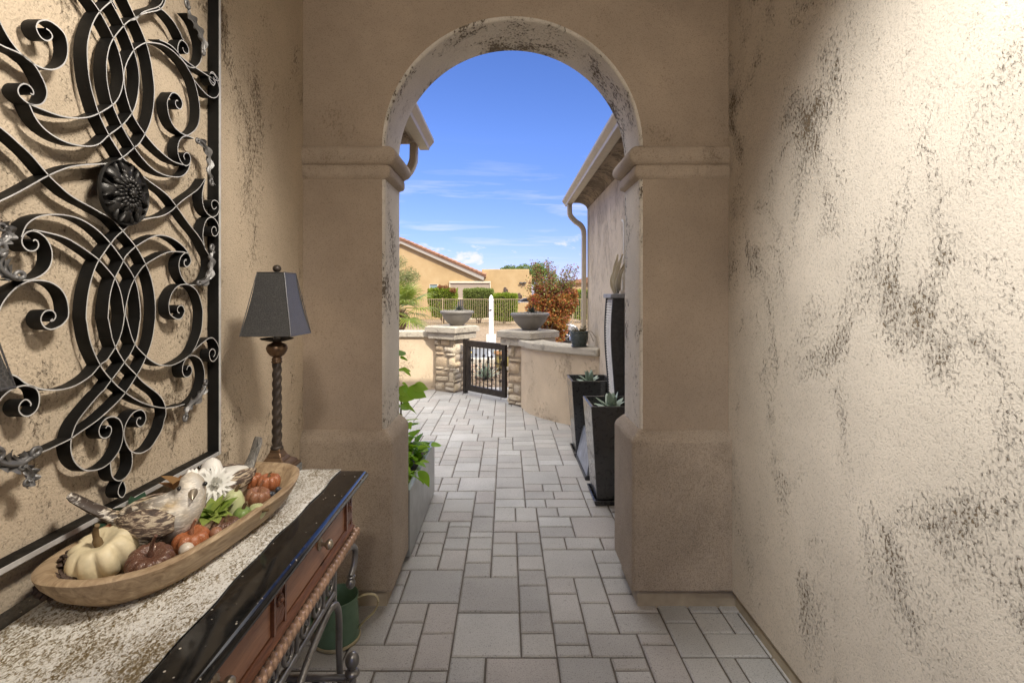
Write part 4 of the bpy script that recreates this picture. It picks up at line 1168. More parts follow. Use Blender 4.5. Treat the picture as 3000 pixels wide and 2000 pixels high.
# fieldstone veneer ---------------------------------------------------------
def stone_m():
    m, nt, bs = newmat('ledge stone'); g = nt.nodes.new('ShaderNodeNewGeometry'); v = pos(nt)
    c = ramp(nt, g.outputs['Random Per Island'], [(.08,(.50,.40,.28)),(.25,(.64,.56,.44)),(.42,(.42,.36,.29)),(.58,(.68,.57,.41)),(.75,(.54,.42,.29)),(.92,(.60,.54,.45))])
    n = noise(nt, v, 13, 5, .65, .5)
    c = mix(nt, 1.0, c, ramp(nt, n, [(.3,(.62,.55,.48)),(.5,(1,1,1)),(.75,(1.1,1.08,1.02))]), 'MULTIPLY')
    setc(nt, bs, c); bs.inputs['Roughness'].default_value = .8
    bump(nt, bs, noise(nt, pos(nt,(1,1,2.2)), 22, 5, .65), .9, .02); return m
M['stone'] = stone_m()
M['mortar'] = plain('stone mortar', (.30,.24,.17), .9, bstr=.5)

def stones_on_face(mb, o, ux, wid, ht, depth, seed):
    """lay irregular bulging stones over a rectangular face (origin o, along ux, up z)"""
    rnd = random.Random(seed); ux = Vector(ux).normalized(); nrm = Vector((ux.y, -ux.x, 0))
    z = 0.0
    while z < ht-.02:
        rh = min(rnd.choice([.05,.085,.10,.15,.185,.06,.12]), ht-z)
        if ht-z-rh < .04: rh = ht-z
        x = -.012
        while x < wid:
            w = rnd.uniform(.09,.30)
            if wid-x-w < .07: w = wid-x+.012
            split = rh > .12 and rnd.random() < .35
            for (za, zb) in (((z, z+rh*.5), (z+rh*.5, z+rh)) if split else ((z, z+rh),)):
                g = .006; d0 = depth*rnd.uniform(.35,1.5); nx_, nz_ = 5, 4
                vs = []; fs = []
                sk = [rnd.uniform(-.02,.02) for _ in range(4)]
                for i in range(nx_+1):
                    for j in range(nz_+1):
                        u = i/nx_; v = j/nz_
                        xx = x+g+(w-2*g)*u+(sk[0]*(1-v)+sk[1]*v)*(1 if 0 < u < 1 or True else 0)*(.5)
                        zz = za+g+(zb-za-2*g)*v+(sk[2]*(1-u)+sk[3]*u)*.5
                        e = min(u,1-u)*w; f = min(v,1-v)*(zb-za)
                        b_ = min(1, e/.022)**.6*min(1, f/.018)**.6
                        dd = -.010+(d0+.010)*b_+ (rnd.uniform(-.006,.006) if 0 < i < nx_ and 0 < j < nz_ else 0)
                        vs.append(o+ux*xx+Vector((0,0,zz))+nrm*dd)
                for i in range(nx_):
                    for j in range(nz_):
                        a = i*(nz_+1)+j; fs.append((a,a+nz_+1,a+nz_+2,a+1))
                mb.add(vs, fs)
            x += w
        z += rh

def pillar(c, ang, label, seed, s=.40):
    c = Vector(c); t = empty('stone_pillar', c, label, 'pillar', 'stone pillars of the courtyard gate')
    Mx = Matrix.Translation(c) @ rz(ang)
    MB().box(-s/2,s/2,-s/2,s/2,0,.86,Mx).build('core', M['mortar'], t)
    mb = MB()
    cs = [Vector((-s/2,-s/2,.012)), Vector((s/2,-s/2,.012)), Vector((s/2,s/2,.012)), Vector((-s/2,s/2,.012))]
    for k in range(4):
        a = Mx @ cs[k]; b = Mx @ cs[(k+1)%4]
        stones_on_face(mb, a, b-a, s, .84, .028, seed*10+k)
    mb.build('stone_veneer', M['stone'], t, smooth=60, normals=False)
    l = MB(); h = .285; l.box(-h,h,-h,h,.855,.962,Mx); l.build('lower_cap', M['cap'], t, bevel=.012, bseg=3)
    h = .325; MB().frustum((-h,h,-h,h), .962, (-h,h,-h,h), 1.045, Mx).frustum((-h,h,-h,h), 1.045, (-h+.05,h-.05,-h+.05,h-.05), 1.068, Mx).build('upper_cap', M['cap'], t, merge=True, bevel=.012, bseg=3)
pillar((-.905, 8.34, 0), R(-33), 'stone pillar on the hinge side of the courtyard gate, under the left bowl', 4)
pillar((.305, 7.24, 0), R(-42), 'stone pillar on the latch side of the courtyard gate, under the right bowl', 7)

# low stucco walls
w = MB(); w.box(-3.4, -1.10, 8.36, 8.60, 0, .87)
lw = empty('low_wall', (-2.2, 8.36, 0), 'straight low stucco wall with a grey cap left of the gate', 'garden wall')
w.build('wall_face', M['stucco_court'], lw)
MB().box(-3.45, -1.16, 8.31, 8.65, .87, .972).build('cap', M['cap'], lw, bevel=.018, bseg=3)
cw = empty('low_wall', (.7, 6.1, 0), 'curved low stucco wall between the right pillar and the house', 'garden wall')
cpts = [Vector((p[0], p[1], 0)) for p in ((.20,7.02),(.235,6.86),(.30,6.63),(.42,6.42),(.58,6.22),(.76,6.04),(.95,5.86),(1.07,5.76))]
cpts = spline(cpts, 5)
def offset_path(pts, d):
    out = []
    for i, p in enumerate(pts):
        t = (pts[min(i+1,len(pts)-1)]-pts[max(i-1,0)]).normalized(); n = Vector((-t.y, t.x, 0)); out.append(p+n*d)
    return out
def wall_strip(mb, pts, d0, d1, z0, z1):
    a = offset_path(pts, d0); b = offset_path(pts, d1); n = len(pts); vs = []; fs = []
    for i in range(n):
        vs += [(a[i].x,a[i].y,z0),(b[i].x,b[i].y,z0),(b[i].x,b[i].y,z1),(a[i].x,a[i].y,z1)]
    for i in range(n-1):
        for k in range(4):
            k2 = (k+1) % 4; fs.append((i*4+k,i*4+k2,(i+1)*4+k2,(i+1)*4+k))
    fs += [(3,2,1,0), tuple((n-1)*4+k for k in range(4))]
    mb.add(vs, fs)
mb = MB(); wall_strip(mb, cpts, 0, .24, 0, .86); mb.build('wall_face', M['stucco_court'], cw, smooth=40)
mb = MB(); wall_strip(mb, cpts, -.05, .30, .86, .952); mb.build('cap', M['cap'], cw, smooth=40, bevel=.018, bseg=3)

# shallow bowls on the pillars
def bowl(c, label, flower):
    c = Vector(c); t = empty('bowl_planter', c, label, 'planter bowl', 'grey bowls on the gate pillars')
    pr = [(.0,.0),(.105,.0),(.115,.010),(.125,.022),(.175,.065),(.225,.125),(.248,.175),(.258,.190),(.262,.198),(.276,.203),(.281,.218),(.277,.236),(.262,.245),(.248,.240),(.240,.225),(.0,.222)]
    MB().lathe(pr, c, 56).build('bowl', M['bowl'], t, smooth=50)
    s = MB(); s.lathe([(.243,.226),(.16,.238),(.0,.245)], c, 30); rnd = random.Random(int(c.y*10))
    for k in range(70):
        a = rnd.uniform(0,6.28); r_ = .22*math.sqrt(rnd.random()); s.ball(c+Vector((r_*math.cos(a), r_*math.sin(a), .24)), rnd.uniform(.008,.018), 6, 4)
    s.build('gravel_top', M['bowl'], t, smooth=40)
    return t
bl = bowl((-.828, 8.32, 1.069), 'grey shallow bowl with a dark aloe on the left gate pillar', False)
br_ = bowl((.333, 7.22, 1.069), 'grey shallow bowl with a red flowering aloe on the right gate pillar', True)
def rosette(mb, c, n, L, W_, tiers, up=.3, seed=0, curl=.15):
    rnd = random.Random(seed); c = Vector(c)
    for ti in range(tiers):
        el = up+(1.35-up)*ti/max(1,tiers-1)
        for k in range(n):
            a = 2*math.pi*(k+.5*(ti%2))/n+rnd.uniform(-.15,.15)
            d = Vector((math.cos(a)*math.cos(el), math.sin(a)*math.cos(el), math.sin(el)))
            l = L*rnd.uniform(.8,1.1)
            y = Vector((-math.sin(a), math.cos(a), 0)); z = d.cross(y)*-1
            vs = []; fs = []
            for i in range(7):
                u = i/6; w = W_*.5*(1-u)**.55*(.75+.9*u*(1-u)*1.4)
                p = c+d*l*u+Vector((0,0,-curl*l*u*u))
                vs += [p-y*w+z*w*.35, p-z*.006*(1-u), p+y*w+z*w*.35]
            for i in range(6):
                a_ = i*3; fs += [(a_,a_+1,a_+4,a_+3),(a_+1,a_+2,a_+5,a_+4)]
            mb.add(vs, fs)
def aloe(c, label, red):
    t = empty('aloe', c, label, 'aloe', 'dark aloes in the pillar bowls')
    mb = MB(); rosette(mb, Vector(c), 10, .13, .022, 4, .35, 3, .05); mb.build('leaves', M['agave_dark'], t, smooth=180, normals=False)
    if red:
        mb = MB(); s = MB(); rnd = random.Random(4)
        for dx, h in ((.02,.20),(.035,.15)):
            p = Vector(c)+Vector((dx, .0, h)); s.tube([c, Vector(c)+Vector((dx*.6,0,h*.6)), p], .004, 6)
            for k in range(16):
                a = rnd.uniform(0,6.28); put_leaf(mb, p+Vector((rnd.uniform(-.02,.02),rnd.uniform(-.02,.02),rnd.uniform(-.03,.025))), (math.cos(a),math.sin(a),.2), .038, .026, .3)
        mb.build('bloom', M['redbloom'], t, smooth=180, normals=False); s.build('stalk', M['twig'], t, smooth=60)
aloe((-.79, 8.32, 1.305), 'small dark aloe in the left pillar bowl', False)
aloe((.36, 7.22, 1.305), 'small dark aloe with red blooms in the right pillar bowl', True)

# gate
def gate():
    A = Vector((-.645, 8.03, 0)); B = Vector((-.005, 7.385, 0)); d = (B-A); L = d.length; ang = math.atan2(d.y, d.x)
    t = empty('iron_gate', A, 'bronze iron gate with knuckled balusters between the stone pillars', 'gate')
    Mx = Matrix.Translation(A) @ rz(ang); GI = M['gateiron']
    MB().box(-.055,.0,-.03,.03,.0,.87,Mx).build('hinge_post', GI, t, bevel=.003)
    f = MB()
    f.box(.006,.085,-.025,.025,.055,.850,Mx).box(L-.085,L-.006,-.025,.025,.055,.850,Mx)
    f.box(.085,L-.085,-.024,.024,.055,.145,Mx).box(.085,L-.085,-.024,.024,.755,.850,Mx)
    f.build('frame', GI, t, bevel=.003)
    n = 8
    for k in range(n):
        x = .085+(L-.17)*(k+.6)/(n+.2)
        b = MB(); b.tube([Mx @ Vector((x,0,.14)), Mx @ Vector((x,0,.76))], .0095, 8)
        for z in ((.36,.545) if k % 2 == 0 else (.285,.46,.635)):
            b.lathe([(.009,z-.026),(.017,z-.020),(.014,z-.014),(.014,z-.010),(.022,z-.003),(.022,z+.003),(.014,z+.010),(.014,z+.014),(.017,z+.020),(.009,z+.026)], Mx @ Vector((x,0,0)), 10)
        b.build('baluster', GI, t, smooth=50)
    h = MB()
    for z in (.2,.7): h.tube([Mx @ Vector((.003,-.032,z-.04)), Mx @ Vector((.003,-.032,z+.04))], .009, 8)
    h.build('hinges', GI, t, smooth=50)
    la = MB(); la.box(L-.07,L-.02,-.05,-.025,.52,.60,Mx).tube([Mx @ Vector((L-.045,-.05,.56)), Mx @ Vector((L-.045,-.085,.56)), Mx @ Vector((L-.11,-.088,.56))], .008, 8)
    la.build('latch', GI, t, smooth=40)
gate()

# ------------------------------------------------------------------ side wings of the house
def gutter_prof(sg, xo):
    # K profile, outer face at xo (sg = -1 -> faces -x). returns (x, z)
    return [(xo-sg*.115, 2.752),(xo-sg*.040,2.752),(xo-sg*.034,2.775),(xo-sg*.012,2.800),(xo-sg*.0,2.815),(xo,2.838),(xo-sg*.014,2.842),(xo-sg*.016,2.832),(xo-sg*.105,2.832),(xo-sg*.105,2.846),(xo-sg*.115,2.846)]
def wing(side, label):
    if side > 0:
        xw, y0, y1, xg, ye, sg = 1.062, YB1+.0, 6.63, .742, 6.73, -1
    else:
        xw, y0, y1, xg, ye, sg = -.935, YB1+.0, 4.03, -.600, 4.13, 1
    t = empty('house_wing', (xw, (y0+y1)/2, 0), label, 'house wing')
    xf = xw-sg*5.5
    xa, xb = sorted((xw, xf))
    MB().box(xa, xb, YW1-.1, y1, 0, 2.712).build('wall_face', M['stucco_wing'], t, bevel=.012)
    # cove below the eave: swept along the long side and round the corner
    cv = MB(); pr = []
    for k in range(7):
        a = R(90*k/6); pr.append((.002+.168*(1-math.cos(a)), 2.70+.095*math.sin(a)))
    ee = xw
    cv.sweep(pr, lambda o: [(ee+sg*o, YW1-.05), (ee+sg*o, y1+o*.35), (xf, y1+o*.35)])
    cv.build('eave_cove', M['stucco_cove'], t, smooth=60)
    so = MB(); x_a, x_b = sorted((xg-sg*.11, xf)); so.box(x_a, x_b, YW1-.05, ye-.01, 2.797, 2.835); so.build('soffit', M['gutterdark'], t)
    g = MB(); g.prism(gutter_prof(sg, xg), YW1-.02, ye, 'y'); g.build('gutter', M['gutter'], t, normals=True)
    # roof slope with barrel tiles along the eave
    r_ = MB(); rise = .30
    xe = xg-sg*.10
    x_in = xf; zi = 2.80+rise*abs(x_in-xe)
    ys = YW1-.06 if side > 0 else YW1-.06
    r_.add([(xe,ys,2.80),(xe,ye-.03,2.80),(x_in,ye-.03,zi),(x_in,ys,zi)], [(0,1,2,3)])
    yy = ys+.10; 
    while yy < ye-.02:
        prof = [(.085*math.cos(R(a)), .075*math.sin(R(a))) for a in range(0,181,20)]
        vs = []; fs = []
        for st in range(8):
            u0 = -.02+st*.40; u1 = u0+.44
            for j, u in enumerate((u0, u1)):
                for (py, pz) in prof:
                    vs.append((xe-sg*u, yy+py*(1-.12*j), 2.79+rise*u+pz+(.018 if j == 0 else 0)))
        m = len(prof)
        for st in range(8):
            for k in range(m-1):
                a = st*2*m+k; fs.append((a,a+1,a+m+1,a+m))
        r_.add(vs, fs); yy += .19
    for st in range(8):
        u0 = .02+st*.42; r_.tube([(xe-sg*u0, ye+.16, 2.93+rise*u0), (xe-sg*(u0+.46), ye+.16, 2.93+rise*(u0+.46)-.02)], [.085,.075], 12)
    r_.build('tile_roof', M['tile'], t, smooth=60)
    # verge closing board at the gable end
    MB().add([(xe,ye-.03,2.80),(x_in,ye-.03,2.80),(x_in,ye-.03,zi+.02),(xe,ye-.03,2.88)], [(0,1,2,3)]).build('verge_board', M['gutterdark'], t)
    # downspout: ribbed rectangular tube
    if side > 0:
        q = [(.82,6.56,2.77),(.82,6.56,2.66),(.835,6.57,2.60),(.90,6.58,2.53),(.965,6.585,2.485),(1.004,6.59,2.42),(1.012,6.59,2.34),(1.012,6.59,.02)]
    else:
        q = [(-.745,4.02,2.77),(-.745,4.02,2.68),(-.752,4.02,2.62),(-.79,4.03,2.55),(-.85,4.03,2.50),(-.885,4.0,2.43),(-.89,3.99,2.34),(-.89,3.98,.02)]
    d = MB(); sq = [Vector(p) for p in q]; pts = spline(sq[:-1], 8)+[sq[-1]]; n = 20; vs = []; fs = []
    for i, p in enumerate(pts):
        t_ = (pts[min(i+1,len(pts)-1)]-pts[max(i-1,0)]).normalized()
        b = Vector((0,1,0)); q2 = b.cross(t_).normalized()
        corr = 1+(.05*(i%2) if 4 < i < len(pts)-4 else 0)
        for k in range(n):
            a = 2*math.pi*k/n; c_, s_ = math.cos(a), math.sin(a)
            rx = .030*math.copysign(abs(c_)**.35, c_)*corr; ry = .040*math.copysign(abs(s_)**.35, s_)*corr
            ry *= 1-.05*(k%2)
            vs.append(p+q2*rx+b*ry)
    for i in range(len(pts)-1):
        for k in range(n):
            k2 = (k+1) % n; fs.append((i*n+k,i*n+k2,(i+1)*n+k2,(i+1)*n+k))
    d.add(vs, fs); d.build('downspout', M['gutter'], t, smooth=30)
wing(1, 'right stucco house wing with tan gutter, mottled eave cove and downspout')
wing(-1, 'left house wing of which the gutter end and curved downspout show beside the arch')

# unseen main house mass around the hall, heights shaped to cast the courtyard's shade
mh = empty('main_house', (0, 0, ZCEIL), 'unseen stucco house mass around the hall, shaped to shade the courtyard', 'house')
MB().box(XL-.5, XR+.5, -2.6, YW1-.005, ZCEIL+.205, 4.9).build('shade_tower', M['stucco_wing'], mh)
MB().box(-8.5, XL-.245, -2.5, YW1-.12, 0, 3.0).build('low_block', M['stucco_wing'], mh)
MB().box(XR+.245, 8.5, -2.5, YW1-.12, 0, 5.6).build('tall_block', M['stucco_wing'], mh)

# ------------------------------------------------------------------ planters in the courtyard
def leafcluster(mb, c, n, L, W_, rad, rnd, down=.3):
    for k in range(n):
        p = Vector(c)+Vector((rnd.gauss(0,rad[0]), rnd.gauss(0,rad[1]), rnd.gauss(0,rad[2])))
        a = rnd.uniform(0, 6.28); put_leaf(mb, p, (math.cos(a), math.sin(a), rnd.uniform(-.6,.5)), L*rnd.uniform(.6,1.15), W_*rnd.uniform(.7,1.1), rnd.uniform(.1,.5), rnd.uniform(-.6,.6))
def planter_box():
    x0, x1, y0, y1, h = -.93, -.568, 2.945, 3.945, .415
    t = empty('planter_box', (x0, y0, 0), 'long grey metal planter box against the left wing behind the arch', 'planter')
    e = .03
    b = MB()
    b.add([(x0,y0,.02),(x1,y0,.02),(x1,y1,.02),(x0,y1,.02),(x0,y0,h),(x1,y0,h),(x1,y1,h),(x0,y1,h),(x0+e,y0+e,h),(x1-e,y0+e,h),(x1-e,y1-e,h),(x0+e,y1-e,h),(x0+e,y0+e,h-.12),(x1-e,y0+e,h-.12),(x1-e,y1-e,h-.12),(x0+e,y1-e,h-.12)],
          [(0,3,2,1),(0,1,5,4),(1,2,6,5),(2,3,7,6),(3,0,4,7),(4,5,9,8),(5,6,10,9),(6,7,11,10),(7,4,8,11),(8,9,13,12),(9,10,14,13),(10,11,15,14),(11,8,12,15)])
    b.build('box', M['zinc'], t, bevel=.005)
    s = MB(); s.box(x0+e+.001,x1-e-.001,y0+e+.001,y1-e-.001,h-.11,h-.06); s.build('soil', M['soil'], t)
    MB().box(x0+.04,x1-.02,y0+.04,y1-.04,0,.022).build('plinth', M['charcoal'], t)
    v = empty('climbing_vine', (-.75, 3.4, h-.06), 'bright green climbing vine growing out of the grey planter box', 'vine')
    rnd = random.Random(21); lf = MB(); st = MB()
    leafcluster(lf, (-.72,3.55,.47), 60, .10, .088, (.07,.16,.05), rnd)
    leafcluster(lf, (-.70,3.25,.46), 55, .10, .088, (.07,.13,.05), rnd)
    leafcluster(lf, (-.63,3.62,.46), 8, .09, .07, (.03,.06,.03), rnd)
    for (x, y, z, n_) in ((-.665,3.2,.40,3),(-.60,3.72,.46,3),(-.655,3.12,.36,2)): leafcluster(lf, (x,y,z), n_, .10, .085, (.02,.03,.02), rnd)
    # stems climbing a cane at the wall
    for (bx, by, tx, ty, tz) in ((-.80,3.45,-.72,3.2,1.17),(-.78,3.7,-.70,3.35,.95),(-.75,3.3,-.68,3.15,.86)):
        q = spline([(bx,by,h-.06),(bx+.03,by-.05,.6),(tx-.02,ty+.06,tz-.22),(tx,ty,tz)], 5); st.tube(q, .006, 6)
        for p in q[4::2]: leafcluster(lf, p, 2, .10, .085, (.025,.04,.02), rnd)
    for px, py, L_ in ((1195,1083,.12),(1190,1050,.09),(1212,1140,.17),(1185,1165,.13),(1200,1190,.16),(1228,1133,.13),(1178,1145,.12)):
        p = P(px, py, 3.15); put_leaf(lf, p+Vector((-.04,.02,0)), (.8,-.3,rnd.uniform(-.35,.2)), L_*.72, L_*.55, .35, rnd.choice((-1,1))*rnd.uniform(.7,1.2))
    lf.build('leaves', M['vine'], v, smooth=180, normals=False); st.build('stems', M['twig'], v, smooth=60)
planter_box()

def tall_planter(y, label):
    x0 = .618; s = .41; t = empty('tall_planter', (x0+s/2, y+s/2, 0), label, 'planter', 'tall tapered charcoal planters')
    cx, cy = x0+s/2, y+s/2; r0, r1 = .152, s/2; h = .742; e = .022
    sq = lambda r_: (cx-r_, cx+r_, cy-r_, cy+r_)
    b = MB()
    b.frustum(sq(r0), .032, sq(r1), h); b.f = [f for f in b.f if f != (4,5,6,7)]
    def rg(r_, z): return [(cx-r_,cy-r_,z),(cx+r_,cy-r_,z),(cx+r_,cy+r_,z),(cx-r_,cy+r_,z)]
    b.add(rg(r1,h)+rg(r1-e,h)+rg(r1-e-.008,h-.10), [f for k in range(4) for f in ((k,(k+1)%4,4+(k+1)%4,4+k),(4+k,4+(k+1)%4,8+(k+1)%4,8+k))])
    b.build('pot', M['charcoal'], t, merge=True, bevel=.006)
    MB().box(cx-r1+e+.004,cx+r1-e-.004,cy-r1+e+.004,cy+r1-e-.004,h-.12,h-.085).build('soil', M['soil'], t)
    sc = MB(); r2 = .178
    sc.frustum(sq(r2-.012), .0, sq(r2), .040); sc.f = [f for f in sc.f if f != (4,5,6,7)]
    sc.add(rg(r2,.040)+rg(r2-.012,.040)+rg(r2-.02,.012), [f for k in range(4) for f in ((k,(k+1)%4,4+(k+1)%4,4+k),(4+k,4+(k+1)%4,8+(k+1)%4,8+k))]+[(8,9,10,11)])
    sc.build('saucer', M['charcoal'], t, merge=True, bevel=.003)
    return t
tall_planter(3.68, 'nearer of the two tall tapered charcoal planters, partly behind the arch pier')
tall_planter(4.79, 'farther of the two tall tapered charcoal planters, beside the curved wall')
def agave_in(c, label, seed, L=.21):
    mb = MB(); rosette(mb, c, 6, L, .075, 3, .42, seed, .30)
    mb.build('agave', M['agave'], None, smooth=180, normals=False, label=label, cat='agave', group='pale agaves in the tall planters')
agave_in((.81,3.885,.665), 'pale green agave in the nearer tall planter', 2, .21)
agave_in((.82,4.995,.675), 'pale green agave in the farther tall planter', 5, .20)

def fountain():
    t = empty('wall_fountain', (.95, 4.58, 0), 'tall wavy slate fountain with a rippled face over a grey basin', 'fountain')
    b = MB(); b.frustum((.672,1.04,4.245,4.92), .03, (.735,1.04,4.30,4.87), .315); b.f = [f for f in b.f if f != (4,5,6,7)]
    b.add([(.735,4.30,.315),(1.04,4.30,.315),(1.04,4.87,.315),(.735,4.87,.315),(.76,4.33,.315),(1.03,4.33,.315),(1.03,4.84,.315),(.76,4.84,.315),(.75,4.33,.2),(1.03,4.33,.2),(1.03,4.84,.2),(.75,4.84,.2)],
          [(0,1,5,4),(1,2,6,5),(2,3,7,6),(3,0,4,7),(4,5,9,8),(5,6,10,9),(6,7,11,10),(7,4,8,11),(8,9,10,11)])
    b.build('basin', M['slate_light'], t, merge=True, bevel=.006)
    MB().box(.66,1.045,4.232,4.932,0,.034).build('basin_foot', M['slate'], t, bevel=.004)
    def wx(z): return .948+.018*math.sin((z-.2)*4.6)
    n = 46; zs = [.22+(1.535-.22)*i/n for i in range(n+1)]
    s = MB(); poly = [(wx(z)+.012, z) for z in zs]+[(wx(z)*.4+.6*.948+.092, z) for z in reversed(zs)]
    s.prism(poly, 4.43, 4.75, 'y'); s.build('slab', M['slate'], t)
    fr = MB()
    for ya, yb in ((4.428,4.452),(4.728,4.752)):
        fr.prism([(wx(z)-.010, z) for z in zs]+[(wx(z)+.013, z) for z in reversed(zs)], ya, yb, 'y')
    fr.build('side_frame', M['slate'], t)
    f = MB(); k = 0; z = .23
    while z < 1.52:
        f.add([(wx(z)-.004,4.453,z),(wx(z)-.004,4.727,z),(wx(z+.02)+.008,4.727,z+.02),(wx(z+.02)+.008,4.453,z+.02)], [(0,1,2,3)])
        f.add([(wx(z+.02)+.008,4.453,z+.02),(wx(z+.02)+.008,4.727,z+.02),(wx(z+.024)-.004,4.727,z+.024),(wx(z+.024)-.004,4.453,z+.024)], [(0,1,2,3)])
        z += .024
    f.build('ripple_face', M['slats'], t, normals=False)
    MB().box(.915,1.05,4.415,4.765,1.535,1.572).build('cap', M['slate_light'], t, bevel=.005)
fountain()

def sculpture():
    t = empty('leaf_sculpture', (1.03, 4.95, 1.6), 'cream metal leaf wall sculpture with a white stem above the fountain', 'wall art')
    q = [P(1812,928,4.9), P(1806,870,4.9), P(1822,760,4.9), P(1824,690,4.9), P(1829,655,4.9), P(1836,648,4.9)]
    q = [Vector((1.035, p.x/1.035*0+4.9*1.035/p.x if False else p.y, p.z)) for p in q]
    # work on the wing wall plane x = 1.04: pixel column fixes y
    def W(px, py, off=0.0):
        X = 1.045-off; Y = X*F/(px-CX); return Vector((X, Y, H+(CY-py)/F*Y))
    st = MB(); st.tube(spline([W(1825,850,.03),W(1828,780,.03),W(1830,700,.03),W(1829,655,.035),W(1824,645,.04)],4), .012, 8); st.build('stem', M['whiteroot'], t, smooth=60)
    for (a, b, w) in (((1806,862),(1826,745),.026),((1808,868),(1812,745),.026),((1804,865),(1800,790),.022),((1812,860),(1832,780),.024),((1816,852),(1838,760),.022)):
        p0 = W(*a, .02); p1 = W(*b, .05); mb = MB(); d = p1-p0; n = 10
        vs = []; fs = []
        y = Vector((.9,.45,0)).normalized()
        for i in range(n+1):
            u = i/n; ww = w*math.sin(math.pi*min(1,.08+.92*u))**.8
            c = p0+d*u-Vector((.03*math.sin(math.pi*u),0,0))
            vs += [c-y*ww, c-Vector((.012,0,0)), c+y*ww]
        for i in range(n):
            k = i*3; fs += [(k,k+1,k+4,k+3),(k+1,k+2,k+5,k+4)]
        o = mb.add(vs, fs).build('blade', M['sculpt'], t, smooth=180, normals=False)
        so = o.modifiers.new('th','SOLIDIFY'); so.thickness = .004
sculpture()

def ribbed_pot():
    c = Vector((.862, 5.98, .9535)); t = empty('ribbed_pot', c, 'dark green ribbed pot on the curved wall cap', 'flower pot')
    pr = [(.0,.014),(.075,.014)]
    for i in range(9):
        z = .018+i*.0165; r_ = .080+.026*math.sin(min(1,(i+1)/7)*math.pi/2)
        pr += [(r_-.003,z),(r_+.003,z+.006),(r_+.003,z+.010),(r_-.003,z+.0155)]
    pr += [(.108,.170),(.110,.178),(.104,.182),(.098,.176),(.096,.15),(.0,.15)]
    MB().lathe(pr, c, 40).build('pot', M['pot'], t, smooth=60)
    MB().lathe([(.0,.0),(.088,.0),(.096,.006),(.094,.014),(.086,.013),(.0,.013)], c, 36).build('saucer', M['pot'], t, smooth=50)
    v = empty('trailing_succulent', c+Vector((0,0,.16)), 'olive trailing succulent spilling from the ribbed pot', 'succulent')
    rnd = random.Random(12); lf = MB(); st = MB()
    for k in range(34):
        a = rnd.uniform(0,6.28); r_ = rnd.uniform(.02,.10); h_ = rnd.uniform(.01,.085)
        p0 = c+Vector((r_*.5*math.cos(a), r_*.5*math.sin(a), .15)); p1 = c+Vector((r_*1.15*math.cos(a), r_*1.15*math.sin(a), .17+h_))
        st.tube([p0, p1], .0025, 5)
        for j in range(9):
            u = j/8; an = j*2.4; put_leaf(lf, p0+(p1-p0)*(.3+.7*u), (math.cos(an),math.sin(an),.5), .022, .012, .2)
    for (dx, dy, dz) in ((.19,-.05,-.02),(.15,-.12,-.06),(-.10,-.10,.08)):
        q = spline([c+Vector((dx*.45,dy*.45,.165)), c+Vector((dx*.7,dy*.7,.185+dz*.2)), c+Vector((dx,dy,.13+dz))], 5); st.tube(q, .0025, 5)
        for j, p in enumerate(q): put_leaf(lf, p, (math.cos(j*2.4),math.sin(j*2.4),.4), .022, .012, .2); put_leaf(lf, p, (math.cos(j*2.4+3),math.sin(j*2.4+3),.4), .022, .012, .2)
    lf.build('leaves', M['succ'], v, smooth=180, normals=False); st.build('stems', M['twig'], v, smooth=60)
ribbed_pot()
# ================================================================== beyond the gate
M['ground'] = None
def ground_m():
    m, nt, bs = newmat('desert gravel'); v = pos(nt)
    vo = nt.nodes.new('ShaderNodeTexVoronoi'); vo.inputs['Scale'].default_value = 16; nt.links.new(v, vo.inputs['Vector'])
    c = ramp(nt, vo.outputs['Color'], [(.15,(.20,.14,.085)),(.5,(.29,.21,.135)),(.85,(.36,.27,.18))])
    c = mix(nt, 1.0, c, ramp(nt, noise(nt, v, .5, 4), [(.3,.82),(.7,1.06)]), 'MULTIPLY')
    setc(nt, bs, c); bs.inputs['Roughness'].default_value = .9
    bump(nt, bs, vo.outputs['Distance'], .8, .03); return m
M['ground'] = ground_m()
M['asphalt'] = plain('grey asphalt', (.16,.165,.175), .85, var=.12, scale=2, bstr=.4, bscale=150)
M['kerb'] = plain('concrete kerb', (.42,.39,.34), .85, var=.1, bstr=.3)
g = MB(); g.add([(-160,8.60,-.014),(160,8.60,-.014),(160,300,-.014),(-160,300,-.014)], [(0,1,2,3)]); g.add([(-160,-60,-.02),(160,-60,-.02),(160,8.62,-.02),(-160,8.62,-.02)], [(0,1,2,3)])
g.build('ground', M['ground'], None, kind='structure')
MB().add([(-60,11.9,-.006),(60,11.9,-.006),(60,15.0,-.006),(-60,15.0,-.006)], [(0,1,2,3)]).build('road', M['asphalt'], None, kind='structure')
MB().box(-60,60,15.0,15.25,-.02,.10).build('kerb', M['kerb'], None, kind='structure', bevel=.02)
MB().box(-60,60,11.65,11.9,-.02,.10).build('kerb', M['kerb'], None, kind='structure', bevel=.02)
def rocks():
    rnd = random.Random(31); mb = MB()
    for k in range(900):
        x = rnd.uniform(-2.2, 1.6); y = rnd.uniform(8.68, 11.5); r_ = rnd.uniform(.012,.035)
        mb.ball((x,y,r_*.2), (r_,r_*rnd.uniform(.6,1),r_*.6), 6, 4)
    mb.build('landscape_gravel', paver_mat('pink landscape gravel', [(.40,.28,.22),(.50,.38,.31),(.33,.22,.17),(.55,.46,.38)]), None, smooth=40, kind='stuff', normals=False, label='pinkish landscape gravel spread beyond the gate', cat='gravel')
rocks()
M['terracotta'] = plain('weathered terracotta pot', (.45,.25,.11), .7, var=.3, scale=5, bstr=.2)
M['olive_pot'] = plain('glazed ochre pot', (.34,.28,.10), .4, var=.35, scale=6)
